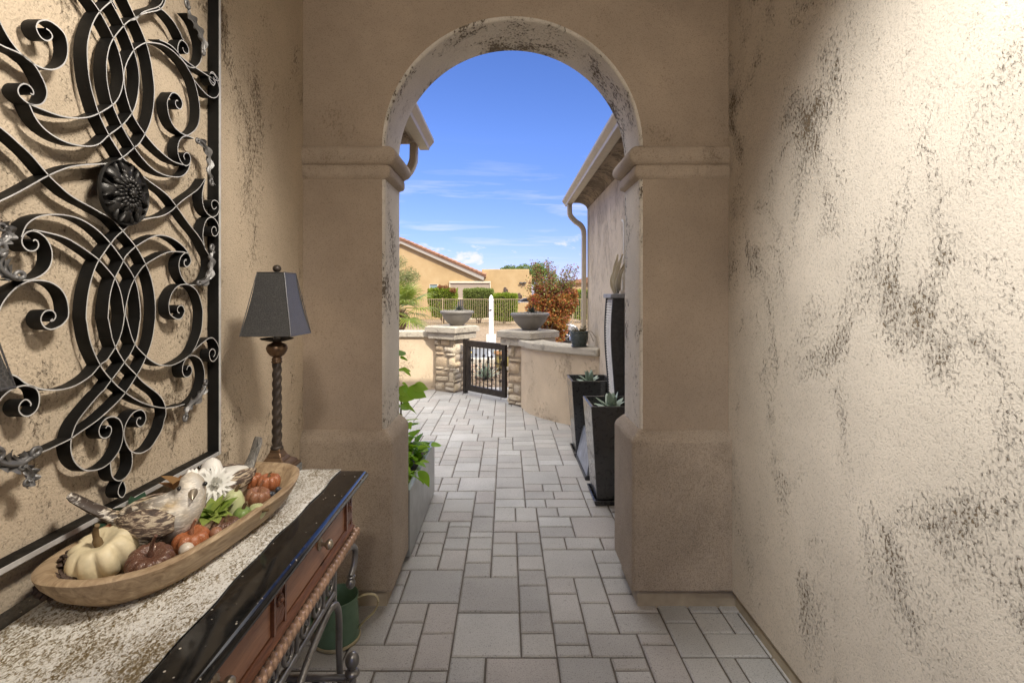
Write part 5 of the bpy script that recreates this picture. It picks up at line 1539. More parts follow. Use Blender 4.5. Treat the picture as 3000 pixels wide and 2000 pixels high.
c = Vector((.02, 10.5, -.005)); t = empty('ochre_pot', c, 'big ochre glazed pot with terracotta rim seen through the gate bars', 'flower pot')
MB().lathe([(0,0),(.20,0),(.24,.10),(.275,.25),(.27,.33),(.262,.35)], c, 36).build('pot', M['olive_pot'], t, smooth=50)
MB().lathe([(.262,.35),(.29,.355),(.295,.38),(.285,.40),(.265,.395),(.255,.35),(0,.34)], c, 36).build('rim', M['terracotta'], t, smooth=50)
mb = MB(); rnd = random.Random(2); leafcluster(mb, c+Vector((0,0,.42)), 120, .06, .035, (.13,.13,.03), rnd)
mb.build('pot_flowers', leafmat('pink and red pot flowers', [(.50,.10,.10),(.10,.16,.05),(.55,.35,.33),(.08,.13,.04)], .5, .2), None, smooth=180, normals=False, label='low pink flowers filling the ochre pot', cat='flowers')
mb = MB(); rosette(mb, Vector((-.40,9.45,.0)), 11, .36, .05, 4, .45, 9, .10); mb.build('agave', M['agave'], None, smooth=180, normals=False, label='spiky green agave in the gravel just beyond the gate', cat='agave')
c = Vector((-.36, 10.0, 0)); t = empty('path_light', c, 'small grey pyramid path light behind the gravel agave', 'path light')
MB().tube([c, c+Vector((0,0,.36))], .012, 8).build('stake', M['gateiron'], t)
MB().lathe([(.0,.47),(.02,.46),(.085,.38),(.09,.365),(.0,.36)], c, 20).build('hood', M['slate_light'], t, smooth=40)
mb = MB(); rnd = random.Random(14); leafcluster(mb, (-.80,9.9,.46), 26, .06, .05, (.035,.03,.03), rnd); mb.tube([(-.80,9.9,0),(-.80,9.9,.46)], .01, 6)
mb.build('yellow_flower', leafmat('yellow flower', [(.75,.45,.02),(.80,.55,.04)], .5, .2), None, smooth=180, normals=False, label='yellow flower head beyond the hinge side of the gate', cat='flower')

M['vinyl'] = plain('white vinyl post', (.80,.79,.76), .45, var=.03)
c = P(1439.3, 1000, 16.5); x = c.x; t = empty('mailbox_post', (x,16.5,0), 'white vinyl post with a pointed cap and plinth beyond the gate', 'post')
m_ = MB(); m_.frustum((x-.079,x+.079,16.42,16.58), 0, (x-.068,x+.068,16.43,16.57), 1.40); m_.build('post', M['vinyl'], t, bevel=.006)
m_ = MB(); m_.frustum((x-.075,x+.075,16.425,16.575), 1.40, (x-.075,x+.075,16.425,16.575), 1.44).frustum((x-.068,x+.068,16.43,16.57), 1.44, (x-.055,x+.055,16.445,16.555), 1.53).frustum((x-.055,x+.055,16.445,16.555), 1.53, (x-.008,x+.008,16.49,16.51), 1.60); m_.build('cap', M['vinyl'], t)
for a_, b_ in ((x-.155,x-.085),(x+.085,x+.155)): MB().box(a_,b_,16.40,16.60,-.01,.30).build('side_panel', M['vinyl'], t, bevel=.006)
MB().box(x-.05,x+.02,16.38,16.425,1.10,1.125).build('bracket', M['gateiron'], t)

# ------------------------------------------------------------------ leaves en masse
def leaf_mass(pts, dirs, size, asp=.5, seed=0):
    """pts: (n,3) array. one bent quad-pair leaf per point"""
    rs = np.random.RandomState(seed); n = len(pts)
    d = dirs/np.linalg.norm(dirs, axis=1, keepdims=True)
    r_ = rs.normal(size=(n,3)); y = np.cross(d, r_); y /= np.linalg.norm(y, axis=1, keepdims=True)
    z = np.cross(d, y); L = (size*rs.uniform(.65,1.25,n))[:,None]; W_ = L*asp
    a = pts; b = pts+d*L*.45+y*W_*.5+z*L*.08; c_ = pts+d*L; e = pts+d*L*.45-y*W_*.5+z*L*.08
    v = np.stack([a,b,c_,e],1).reshape(-1,3)
    f = np.arange(n*4).reshape(n,4)
    return v, f
def mass_obj(name, v, f, mat, parent=None, **kw):
    me = bpy.data.meshes.new(name)
    if parent is not None: b = np.array(BASE[parent.name])
    else: b = np.array([v[:,0].mean(), v[:,1].mean(), v[:,2].min()])
    vv = (v-b).astype(np.float32)
    me.vertices.add(len(vv)); me.vertices.foreach_set('co', vv.ravel())
    me.loops.add(f.size); me.loops.foreach_set('vertex_index', f.ravel().astype(np.int32))
    me.polygons.add(len(f)); me.polygons.foreach_set('loop_start', np.arange(0, f.size, f.shape[1], dtype=np.int32)); me.polygons.foreach_set('loop_total', np.full(len(f), f.shape[1], np.int32))
    me.update(); me.validate(); me.materials.append(mat)
    o = bpy.data.objects.new(name, me); COL.objects.link(o)
    if parent is not None: o.parent = parent
    else: o.location = Vector(b)
    BASE[o.name] = Vector(b)
    return tag(o, kw.get('label'), kw.get('cat'), kw.get('group'), kw.get('kind'))
def clumps(rs, n, centers, radii):
    k = rs.randint(0, len(centers), n); u = rs.normal(size=(n,3)); u /= np.linalg.norm(u, axis=1, keepdims=True)
    r_ = rs.uniform(.25,1,n)**.5
    return centers[k]+u*radii[k]*r_[:,None], u
M['hedge'] = leafmat('clipped hedge leaves', [(.17,.25,.02),(.26,.33,.035),(.12,.18,.015),(.32,.38,.05)], .45, .3)
M['hedge_tip'] = leafmat('reddish hedge tips', [(.28,.09,.05),(.22,.13,.04),(.32,.13,.06)], .5, .25)
M['privet'] = leafmat('olive hedge leaves', [(.19,.24,.05),(.26,.31,.08),(.14,.18,.04)], .5, .3)
M['hedge_core'] = plain('hedge twigs', (.045,.05,.018), .9, var=.4)
def hedge(xc, yc, wx, wy, z0, z1, mat, n, leaf, label, seed, taper=.25, tips=False, asp=.55):
    rs = np.random.RandomState(seed)
    t = empty('clipped_hedge', (xc, yc, 0), label, 'hedge', 'clipped hedges behind the fence')
    u = rs.uniform(-1,1,(n,3))
    # push points to a rounded box shell of some thickness
    m_ = np.abs(u).max(1, keepdims=True); sh = rs.uniform(.80,1.03,(n,1)); u = u/m_*sh
    rr = np.sqrt((u**2).sum(1, keepdims=True)); u = u*(1-.16*np.clip(rr-1.05,0,1))
    zz = (u[:,2]+1)/2; tp = 1-taper*(1-np.clip(zz,0,1))**1.3
    ln = np.array([mnoise.noise(Vector((a*2.2+seed, b*2.2, c*2.2))) for a, b, c in u])
    p = np.stack([xc+u[:,0]*wx/2*tp*(1+.06*ln), yc+u[:,1]*wy/2*tp*(1+.06*ln), z0+zz*(z1-z0)*(1+.015*ln)], 1)
    p += rs.normal(scale=.02, size=p.shape)
    keep = (ln > -.38) | (rs.uniform(size=n) < .5); p = p[keep]; u = u[keep]
    d = u+rs.normal(scale=.8, size=u.shape)+np.array([0,0,.25])
    v, f = leaf_mass(p, d, leaf, asp, seed); mass_obj('foliage', v, f, mat, t)
    if tips:
        k = 700; q = np.stack([xc+rs.uniform(-.5,.5,k)*wx*np.where(rs.uniform(size=k)<.5,1,.7)+.1, yc+rs.uniform(-.5,.1,k)*wy, z1+rs.uniform(-.12,.16,k)*rs.uniform(.2,1,k)],1)
        cc = np.array([[xc-.1,yc-wy*.3,z1+.08],[xc+.22,yc-wy*.3,z1+.06],[xc+.62,yc-wy*.45,z1-.10]]); q2, _ = clumps(rs, k, cc, np.array([[.14,.2,.10],[.14,.2,.12],[.18,.2,.16]]))
        v, f = leaf_mass(q2, rs.normal(size=(k,3))+np.array([0,-.2,.8]), leaf, .5, seed+1); mass_obj('new_growth', v, f, M['hedge_tip'], t)
    zq = z0+(z1-z0)*.42; MB().frustum((xc-wx*.36*(1-taper),xc+wx*.36*(1-taper),yc-wy*.3,yc+wy*.3), z0+.1, (xc-wx*.40*(1-taper*.3),xc+wx*.40*(1-taper*.3),yc-wy*.38,yc+wy*.38), zq).frustum((xc-wx*.40*(1-taper*.3),xc+wx*.40*(1-taper*.3),yc-wy*.38,yc+wy*.38), zq, (xc-wx*.40,xc+wx*.40,yc-wy*.38,yc+wy*.38), z1-.13).build('inner_twigs', M['hedge_core'], t)
    tk = MB(); rnd = random.Random(seed)
    for k in range(5): tk.tube([(xc+rnd.uniform(-.1,.1),yc+rnd.uniform(-.1,.1),-.02),(xc+rnd.uniform(-.22,.22)*wx,yc+rnd.uniform(-.15,.15),z0+.35)], .025, 6)
    tk.build('stems', M['twig'], t)
def X(px, Y): return (px-CX)/F*Y
def Z(py, Y): return H+(CY-py)/F*Y
yh = 28.2
hedge(X(1298,yh), yh, 85*yh/F, 1.5, .42, Z(846,yh), M['hedge'], 15000, .085, 'tall glossy hedge with reddish tips, behind the left bowl', 3, .30, True)
hedge(X(1402,yh+.6), yh+.6, 90*yh/F, 1.5, .36, Z(846,yh), M['privet'], 26000, .070, 'round olive clipped hedge in front of the roll down shade', 5, .22, asp=.5)
hedge(X(1479,yh), yh, 71*yh/F, 1.4, .20, Z(861,yh), M['hedge'], 13000, .085, 'square bright clipped hedge right of the white post', 8, .12)

# tan steel fence ------------------------------------------------------------
M['fence'] = plain('tan steel fence', (.36,.27,.16), .5, .1, var=.08)
yf = 26.0
t = empty('steel_fence', (0, yf, 0), 'tan steel picket fence crossing in front of the hedges', 'fence')
zt = Z(875.5, yf); zb = .12
mb = MB(); xx = -7.6
while xx < 8.2:
    mb.box(xx-.008, xx+.008, yf-.008, yf+.008, zb-.05, zt+.012); xx += .112
mb.build('pickets', M['fence'], t)
MB().box(-7.6,8.2,yf-.016,yf+.016,zt-.03,zt).build('top_rail', M['fence'], t)
MB().box(-7.6,8.2,yf-.016,yf+.016,zb,zb+.03).build('bottom_rail', M['fence'], t)
for px in (1296.7, 1434, 1560, 1678, 1180):
    xx = X(px, yf); MB().box(xx-.03,xx+.03,yf-.03,yf+.03,-.05,zt+.05).build('post', M['fence'], t)

# neighbour's house ----------------------------------------------------------
def neigh_m():
    m, nt, bs = newmat('golden stucco'); v = pos(nt)
    n = noise(nt, v, .9, 5, .62)
    setc(nt, bs, ramp(nt, n, [(.3,(.40,.27,.125)),(.5,(.46,.32,.155)),(.7,(.50,.365,.19))])); bs.inputs['Roughness'].default_value = .9
    bump(nt, bs, noise(nt, v, 30, 4), .3, .01); return m
M['neigh'] = neigh_m()
M['fascia'] = plain('pale fascia', (.38,.34,.28), .7, var=.06)
M['taupe'] = plain('taupe shade fabric', (.36,.29,.215), .85, var=.04, bstr=.1)
M['creamtrim'] = plain('cream trim', (.66,.58,.42), .6, var=.04)
M['infill'] = plain('dark screen', (.06,.055,.05), .6)
M['glass'] = plain('window glass', (.20,.27,.25), .08, var=.15, scale=2)
Yn = 34.0
def neighbor():
    t = empty('neighbor_house', (X(1300,Yn), Yn, 0), 'golden stucco house with a long tiled gable across the street', 'house')
    pk = (X(1176,Yn), Z(699,Yn)); ev = (X(1424,Yn), Z(806,Yn)); sl = (ev[1]-pk[1])/(ev[0]-pk[0])
    xr = X(1412,Yn); xl = 2*pk[0]-xr
    zat = lambda x: pk[1]+sl*abs(x-pk[0])-.30
    MB().prism([(xl,0),(xr,0),(xr,zat(xr)),(pk[0],pk[1]-.30),(xl,zat(xl))], Yn, Yn+9, 'y').build('wall', M['neigh'], t)
    xp1 = X(1551,Yn)
    MB().box(xr-.02, xp1, Yn+.25, Yn+7, 0, Z(788,Yn)).build('parapet_wall', M['neigh'], t, bevel=.04)
    MB().box(xp1-.02, xp1+.18, Yn+.6, Yn+6.5, 0, Z(803,Yn)).build('side_wall', M['neigh'], t, bevel=.03)
    r_ = MB(); f = MB(); dk = MB()
    for sg in (1, -1):
        e = (pk[0]+sg*(ev[0]-pk[0]), ev[1])
        r_.prism([(pk[0], pk[1]), (e[0], e[1]), (e[0], e[1]-.15), (pk[0], pk[1]-.15)], Yn-.30, Yn+9.3, 'y')
        L_ = math.hypot(e[0]-pk[0], e[1]-pk[1]); n = int(L_/.30)
        for k in range(n):   # verge cover tiles
            u = (k+.5)/n; x = pk[0]+(e[0]-pk[0])*u; z = pk[1]+(e[1]-pk[1])*u
            q = Matrix.Translation((x, Yn-.26, z+.0)) @ Matrix.Rotation(-math.atan2(e[1]-pk[1], e[0]-pk[0]), 4, 'Y')
            r_.tube([q @ Vector((-.17,0,-.02)), q @ Vector((.17,0,.012))], [.085,.095], 8)
        f.prism([(pk[0], pk[1]-.155), (e[0]-sg*.10, e[1]-.155+.04), (e[0]-sg*.16, e[1]-.36), (pk[0], pk[1]-.36)], Yn-.25, Yn-.18, 'y')
        dk.prism([(pk[0], pk[1]-.158), (e[0]-sg*.12, e[1]-.158), (e[0]-sg*.2, e[1]-.22), (pk[0], pk[1]-.22)], Yn-.17, Yn+9, 'y')
    r_.build('roof', M['tile'], t, smooth=50); f.build('fascia', M['fascia'], t); dk.build('soffit', M['gutterdark'], t)
    # roll-down patio shade
    x0, x1 = X(1319,Yn), X(1435,Yn)
    MB().box(x0,x1,Yn-.06,Yn+.0-.005,Z(874.5,Yn),Z(829.5,Yn)).build('roll_shade', M['taupe'], t)
    MB().box(x0-.05,x1+.06,Yn-.16,Yn-.005,Z(829.5,Yn),Z(824,Yn)).build('shade_header', M['creamtrim'], t, bevel=.01)
    for a in (x0-.05, x1): MB().box(a,a+.06,Yn-.12,Yn-.005,.0,Z(829.5,Yn)).build('shade_post', M['creamtrim'], t)
    MB().box(x0+.01,x1-.001,Yn-.075,Yn-.063,Z(876,Yn),Z(873.5,Yn)).build('hem_bar', M['creamtrim'], t)
    MB().box(x0+.06,x1-.06,Yn-.03,Yn-.006,.13,Z(876,Yn)).build('infill', M['infill'], t)  # flat dark sheet standing in for the shaded patio opening
    MB().box(x0+.01,x1-.001,Yn-.10,Yn-.006,.0,.13).build('sill', M['creamtrim'], t)
    w0, w1 = X(1260.5,Yn), X(1281.5,Yn)
    wf = MB().box(w0-.05,w1+.05,Yn-.05,Yn-.005,1.05,Z(832.5,Yn)).build('window', M['creamtrim'], t)
    MB().box(w0,w1,Yn-.06,Yn-.051,1.1,Z(834,Yn)).build('pane', M['glass'], wf)
    MB().box(w0,w1,Yn-.075,Yn-.061,Z(835,Yn),Z(833.3,Yn)).build('blind_head', M['infill'], wf)
    # wall light
    lx, lz = X(1532,Yn), Z(829,Yn)
    l = MB(); l.box(lx-.10,lx+.10,Yn+.18,Yn+.249,lz-.05,lz+.05); l.ball((lx-.13,Yn+.12,lz), (.13,.08,.07), 10, 8); l.ball((lx+.13,Yn+.12,lz+.01), (.13,.08,.07), 10, 8); l.ball((lx,Yn+.1,lz-.13), .05, 8, 6)
    l.build('flood_light', M['infill'], t, smooth=60)
neighbor()
M['rust'] = plain('dark rusted metal art', (.07,.045,.03), .7)
def cactus_art(px, py0, py1, arms, label):
    mb = MB(); y = Yn+.20; x = X(px,Yn); mb.tube([(x,y,Z(py1,Yn)),(x,y,Z(py0+3,Yn)),(x,y,Z(py0,Yn))], [.10,.10,.05], 10, flat=.3, up=(0,1,0))
    for s_, a0, a1, dx in arms:
        xx = x+s_*dx*Yn/F; mb.tube(spline([(x,y,Z(a0+6,Yn)),(xx,y,Z(a0+5,Yn)),(xx,y,Z(a0,Yn)),(xx,y,Z(a1,Yn))],4), [.055]*12+[.03], 8)
    mb.build('cactus_art', M['rust'], None, smooth=60, label=label, cat='wall art', group='metal cactus silhouettes')
cactus_art(1480, 841, 870, ((1,849,847,5.5),(-1,857,855,6)), 'tall two armed metal cactus on the golden house wall above the square hedge')
cactus_art(1521.5, 858, 886, ((1,866,864,6),(-1,872,870,4)), 'shorter metal cactus on the golden house wall near its right corner')

# ------------------------------------------------------------------ trees and shrubs
M['bark'] = plain('grey brown bark', (.17,.125,.085), .9, var=.35, scale=20, bstr=.6, bscale=40)
M['olive'] = leafmat('olive tree leaves', [(.20,.22,.08),(.26,.28,.11),(.15,.17,.06)], .5, .25)
M['tree_g'] = leafmat('distant tree leaves', [(.09,.15,.03),(.13,.20,.045),(.17,.24,.06)], .5, .25)
M['tree_y'] = leafmat('yellow green tree leaves', [(.17,.21,.03),(.22,.26,.05),(.12,.16,.02)], .5, .3)
M['autumn'] = leafmat('autumn shrub leaves', [(.40,.10,.03),(.46,.20,.04),(.22,.05,.035),(.34,.22,.05),(.20,.20,.04),(.48,.14,.04),(.16,.17,.03),(.30,.06,.03)], .5, .3)
M['plum'] = leafmat('plum red leaves', [(.16,.05,.04),(.24,.07,.045),(.30,.13,.05),(.16,.20,.04),(.20,.24,.05)], .5, .25)
def tree(name, base, trunk_h, cr_c, cr_r, n, leaf, mat, label, seed, group=None, cat='tree', asp=.5, nb=26, nl=7):
    rs = np.random.RandomState(seed); rnd = random.Random(seed); b = Vector(base)
    t = empty(name, base, label, cat, group); cc = []; rr = []
    tk = MB(); top = b+Vector((0,0,trunk_h)); C0 = Vector(cr_c)
    tk.tube(spline([b, b+(top-b)*.5+Vector((rnd.uniform(-.1,.1),rnd.uniform(-.1,.1),0)), top], 3), [trunk_h*.06]*4+[trunk_h*.045]*3, 8)
    for k in range(nb):
        while True:
            u = Vector((rnd.uniform(-1,1), rnd.uniform(-1,1), rnd.uniform(-1,1)))
            if .25 < u.length < 1: break
        p = C0+Vector((u.x*cr_r[0], u.y*cr_r[1], u.z*cr_r[2])); cc.append(p)
        s_ = rnd.uniform(.18,.34); rr.append((cr_r[0]*s_+.06, cr_r[1]*s_+.06, cr_r[2]*s_*.9+.05))
        if k < nl: tk.tube(spline([top-Vector((0,0,trunk_h*.1*rnd.random())), top+(p-top)*.5+Vector((0,0,.1)), p], 3), [trunk_h*.03]*3+[trunk_h*.015]*4, 6)
    tk.build('trunk', M['bark'], t, smooth=60)
    p, u = clumps(rs, n, np.array([list(c_) for c_ in cc]), np.array(rr))
    v, f = leaf_mass(p, u+rs.normal(scale=.9, size=u.shape), leaf, asp, seed); mass_obj('crown', v, f, mat, t)
    return t
tree('olive_tree', (X(1165,19), 19, 0), 1.2, (X(1160,19), 19, 2.15), (.85,.8,.85), 9000, .075, M['olive'], 'olive green tree at the left edge of the arch opening', 4, asp=.32, nb=34)
tree('far_tree', (X(1545,46), 46, 0), 2.2, (X(1546,46), 46, 3.55), (1.5,1.3,1.05), 5000, .16, M['tree_g'], 'bushy green tree behind the golden house corner', 6, 'trees beyond the golden house')
tree('far_tree', (X(1503,50), 50, 0), 2.6, (X(1506,50), 50, 3.9), (1.3,1.0,.72), 3000, .17, M['tree_g'], 'dark tree top showing over the golden parapet', 9, 'trees beyond the golden house')
tree('far_tree', (X(1590,40), 40, 0), 1.9, (X(1592,40), 40, 3.1), (1.15,1.0,1.0), 5000, .13, M['tree_g'], 'green tree rising between the plum red twigs', 12, 'trees beyond the golden house')
tree('far_tree', (X(1637,38), 38, 0), 1.4, (X(1640,38), 38, 2.1), (1.05,1.0,.85), 4500, .13, M['tree_y'], 'yellow green tree right of the plum red twigs', 13, 'trees beyond the golden house')
tree('far_tree', (X(1478,54), 54, 0), 2.8, (X(1482,54), 54, 4.05), (.9,.8,.40), 1500, .17, M['tree_g'], 'thin dark tree top farthest left over the golden parapet', 15, 'trees beyond the golden house')
hedge(X(1705,30), 30, 1.4, 1.2, .2, Z(850,30), M['hedge'], 5000, .09, 'bright green hedge beside the downspout', 17, .1)

# autumn shrub: many upright stems with leaves along them
def autumn():
    rs = np.random.RandomState(77); rnd = random.Random(77); yb = 15.9
    t = empty('autumn_shrub', (X(1620,yb), yb, 0), 'tall orange and red autumn shrub behind the right bowl', 'shrub')
    st = MB(); p1 = []; d1 = []; p2 = []; d2 = []
    tops = [(1561,768),(1573,785),(1585,800),(1607,764),(1604,778),(1624,785),(1660,790),(1671,782),(1694,785),(1650,815),(1640,828),(1685,818),(1560,812),(1548,830),(1592,824),(1612,815),(1628,840),(1668,835),(1655,800),(1576,835)]
    for (px, py) in tops:
        px = min(px, 1690)
        y = yb+rnd.uniform(-.35,.35); b = Vector((X(1615+rnd.uniform(-22,22),yb), y, 0)); e = Vector((X(px,y), y, Z(py,y)))
        q = spline([b, b+(e-b)*.35+Vector((rnd.uniform(-.12,.12),0,.12)), b+(e-b)*.7+Vector((rnd.uniform(-.06,.06),0,.05)), e], 8)
        st.tube(q, [.020*(1-i/len(q))+.004 for i in range(len(q))], 6)
        for i, p in enumerate(q):
            u = i/len(q)
            if u < .25: continue
            k = int(36*(1-.68*u))
            for _ in range(k):
                w = .17*(1-.72*u)+.02; pp = p+Vector((rnd.gauss(0,w), rnd.gauss(0,w), rnd.gauss(0,.06)))
                (p2 if u > .62 else p1).append(tuple(pp)); (d2 if u > .62 else d1).append((rnd.gauss(0,1), rnd.gauss(0,1), rnd.gauss(.2,.8)))
    # dense lower body
    cen = np.array([[X(px,yb)+0, yb+rnd.uniform(-.3,.3), Z(py,yb)] for px, py in ((1570,880),(1590,870),(1610,880),(1630,880),(1650,880),(1672,885),(1562,905),(1600,905),(1640,910),(1662,905),(1625,930),(1640,945),(1605,950),(1650,930),(1620,965),(1640,965),(1585,895),(1615,860),(1655,855),(1590,850),(1676,865),(1600,930),(1580,930),(1630,985),(1610,985))])
    q, u = clumps(rs, 15000, cen, np.tile(np.array([[.24,.30,.20]]), (len(cen),1)))
    p1 = np.vstack([np.array(p1), q]); d1 = np.vstack([np.array(d1), u+rs.normal(scale=.9,size=u.shape)])
    p1[:,0] = np.minimum(p1[:,0], X(1688,yb))
    v, f = leaf_mass(p1, d1, .070, .62, 1); mass_obj('orange_foliage', v, f, M['autumn'], t)
    v, f = leaf_mass(np.array(p2), np.array(d2), .066, .6, 2); mass_obj('plum_foliage', v, f, M['plum'], t)
    st.build('stems', M['twig'], t, smooth=60)
autumn()

# fan palm and grasses behind the low left wall
M['palm'] = leafmat('palm leaves', [(.18,.24,.03),(.25,.31,.05),(.13,.18,.025),(.32,.36,.08)], .4, .25)
M['palmtrunk'] = plain('shaggy palm trunk', (.12,.07,.04), .95, var=.5, scale=25, bstr=1, bscale=40)
def palm():
    b = Vector((X(1163,11.2), 11.2, 0)); t = empty('fan_palm', b, 'fan palm with stiff green fronds behind the low left wall', 'palm'); rnd = random.Random(41)
    tk = MB(); tk.tube([b, b+Vector((0,0,.5)), b+Vector((0,0,1.25))], [.20,.18,.14], 14)
    for k in range(70):
        a = rnd.uniform(0,6.28); z = rnd.uniform(.1,1.2); p = b+Vector((.16*math.cos(a),.16*math.sin(a),z)); tk.tube([p, p+Vector((.09*math.cos(a),.09*math.sin(a),.10))], [.03,.008], 5)
    tk.build('trunk', M['palmtrunk'], t)
    top = b+Vector((0,0,1.25))
    for k in range(22):
        a = 2*math.pi*k*.382; el = 1.15-1.75*k/22
        d = Vector((math.cos(a)*math.cos(el), math.sin(a)*math.cos(el), math.sin(el)))
        pl = rnd.uniform(.36,.54); p0 = top; p1 = top+d*pl+Vector((0,0,-.05*k/22))
        mb = MB(); mb.tube(spline([p0,(p0+p1)/2+Vector((0,0,.03)),p1],3), .010, 6)
        y = Vector((-math.sin(a), math.cos(a), 0)); n = 24; z = d.cross(y)
        for j in range(n):
            ang = R(-105+210*j/(n-1)); L_ = .56*(1-.25*abs(ang)/1.8)*rnd.uniform(.9,1.05)
            ld = (d*math.cos(ang)+y*math.sin(ang)).normalized(); ly = ld.cross(z).normalized()
            dr = Vector((0,0,-.10-.10*rnd.random()))
            q = [p1, p1+ld*L_*.45+z*.01, p1+ld*L_*.8+dr*L_*.6, p1+ld*L_+dr*L_*1.6]; w = [.006,.013,.008,.001]
            vs = []
            for c_, ww in zip(q, w): vs += [c_-ly*ww, c_+ly*ww]
            mb.add(vs, [(0,1,3,2),(2,3,5,4),(4,5,7,6)])
        mb.build('frond', M['palm'], t, normals=False)
palm()
def tuft(c, n, L, mat, label, seed, cat='grass plant'):
    rnd = random.Random(seed); mb = MB(); c = Vector(c)
    for k in range(n):
        a = rnd.uniform(0,6.28); el = rnd.uniform(.3,1.4); l = L*rnd.uniform(.6,1.1); d = Vector((math.cos(a)*math.cos(el), math.sin(a)*math.cos(el), math.sin(el)))
        y = Vector((-math.sin(a),math.cos(a),0))*.012; q = [c+d*l*u-Vector((0,0,l*.25*u*u)) for u in (0,.35,.7,1)]; vs = []
        for p, w in zip(q, (1,1,.7,.1)): vs += [p-y*w, p+y*w]
        mb.add(vs, [(0,1,3,2),(2,3,5,4),(4,5,7,6)])
    mb.build('yucca', mat, None, normals=False, label=label, cat=cat)
tuft((X(1238,10.4), 10.4, .25), 220, .58, leafmat('yellow green blades', [(.25,.27,.04),(.32,.32,.06),(.18,.22,.03)], .5, .3), 'yellow green grassy tuft under the palm fronds behind the low wall', 5)
tuft((X(1545,21), 21, .0), 260, .75, leafmat('grey green blades', [(.17,.19,.09),(.22,.22,.10)], .5, .3), 'grey green grass tuft between square hedge and autumn shrub', 8)

# golf cart half hidden behind the autumn shrub ------------------------------------
M['cart'] = plain('silver cart paint', (.50,.51,.53), .22, .5, var=.04, coat=.5)
M['cartblack'] = plain('black cart plastic', (.02,.02,.022), .5)
M['rubber'] = plain('tyre rubber', (.02,.02,.02), .85)
M['chrome'] = plain('bright alloy', (.62,.63,.65), .2, .9, var=.05)
M['cartroof'] = plain('dark cart canopy', (.045,.045,.05), .4)
def cart():
    y = 17.2; xw = X(1661,y); t = empty('golf_cart', (X(1600,y), y, 0), 'small silver golf cart with dark canopy parked behind the autumn shrub', 'golf cart')
    x0 = X(1585,y)
    b = MB(); b.box(x0+.25, xw-.3, y-.5, y+.5, .26, .36); b.build('chassis', M['cartblack'], t, bevel=.02)
    f = MB(); n = 14; prof = []
    for k in range(n+1):
        a = math.pi*k/n; prof.append((xw-.34*math.cos(a)*1.0, .36+.27*math.sin(a)))
    f.prism(prof, y-.60, y+.60, 'y'); f.build('front_cowl', M['cart'], t, bevel=.03, smooth=50)
    r_ = MB(); r_.prism([(x0-.35,.36),(x0+.35,.36),(x0+.35,.62),(x0-.30,.66)], y-.58, y+.58, 'y'); r_.build('rear_body', M['cart'], t, bevel=.03)
    for xx in (xw, x0):
        for yy in (y-.60, y+.46):
            w = MB(); Q = Matrix.Rotation(R(90), 4, 'X'); c = Vector((xx, yy+.07, .235))
            w.lathe([(.15,-.07),(.20,-.075),(.232,-.05),(.235,0),(.232,.05),(.20,.075),(.15,.07)], c, 28, Q); wh = w.build('wheel', M['rubber'], t, smooth=60)
            m_ = MB(); m_.lathe([(.150,-.06),(.158,-.068),(.150,-.074),(.143,-.06),(.143,.06),(.150,.07)], c, 28, Q)
            for k in range(5):
                a = 2*math.pi*k/5
                for s_ in (-.16,.16):
                    m_.tube([c+Vector((.02*math.cos(a),-.055,.02*math.sin(a))), c+Vector((.148*math.cos(a+s_),-.068,.148*math.sin(a+s_)))], [.020,.013], 6)
            m_.ball(c+Vector((0,-.07,0)), .03, 10, 8); m_.build('rim', M['chrome'], wh, smooth=50)
            MB().lathe([(0,-.02),(.14,-.02),(.14,.02),(0,.02)], c, 20, Q).build('brake_disc', M['cartblack'], wh)
    ro = MB(); zr = 1.46
    ro.prism([(X(1516,y),zr-.10),(X(1522,y),zr-.09),(X(1640,y),zr-.05),(X(1648,y),zr-.08),(X(1638,y),zr+.03),(X(1560,y),zr+.05),(X(1535,y),zr+.02)], y-.58, y+.58, 'y'); ro.build('canopy', M['cartroof'], t, bevel=.015)
    MB().box(X(1518,y), X(1642,y), y-.59, y-.57, zr-.115, zr-.09).build('canopy_trim', M['vinyl'], t)
    p = MB()
    for xx in (X(1562,y), X(1625,y)):
        for yy in (y-.53, y+.53): p.tube([(xx,yy,.5),(xx,yy,zr-.06)], .018, 8)
    p.build('canopy_post', M['cartblack'], t)
    s_ = MB(); s_.box(X(1575,y),X(1612,y),y-.5,y+.5,.36,.62).box(X(1570,y),X(1578,y),y-.5,y+.5,.62,1.0); s_.build('seat', M['cartblack'], t, bevel=.03)
cart()
# far house on the right
def far_house():
    Y = 62.0; t = empty('far_house', (X(1690,Y), Y, 0), 'distant tan house with a low tiled roof seen right of the shrub', 'house')
    x0 = X(1652,Y); MB().box(x0+.4, x0+12, Y, Y+8, 0, Z(830,Y)).build('wall', M['neigh'], t)
    MB().prism([(x0,Z(829,Y)),(x0+12.5,Z(829,Y)),(x0+12.5,Z(800,Y)),(x0+4.5,Z(803,Y))], Y-.5, Y+8.5, 'y').build('roof', M['tile'], t)
    MB().box(x0+1.2,x0+2.2,Y-.05,Y-.005,1.0,2.2).build('window', M['glass'], t)
far_house()

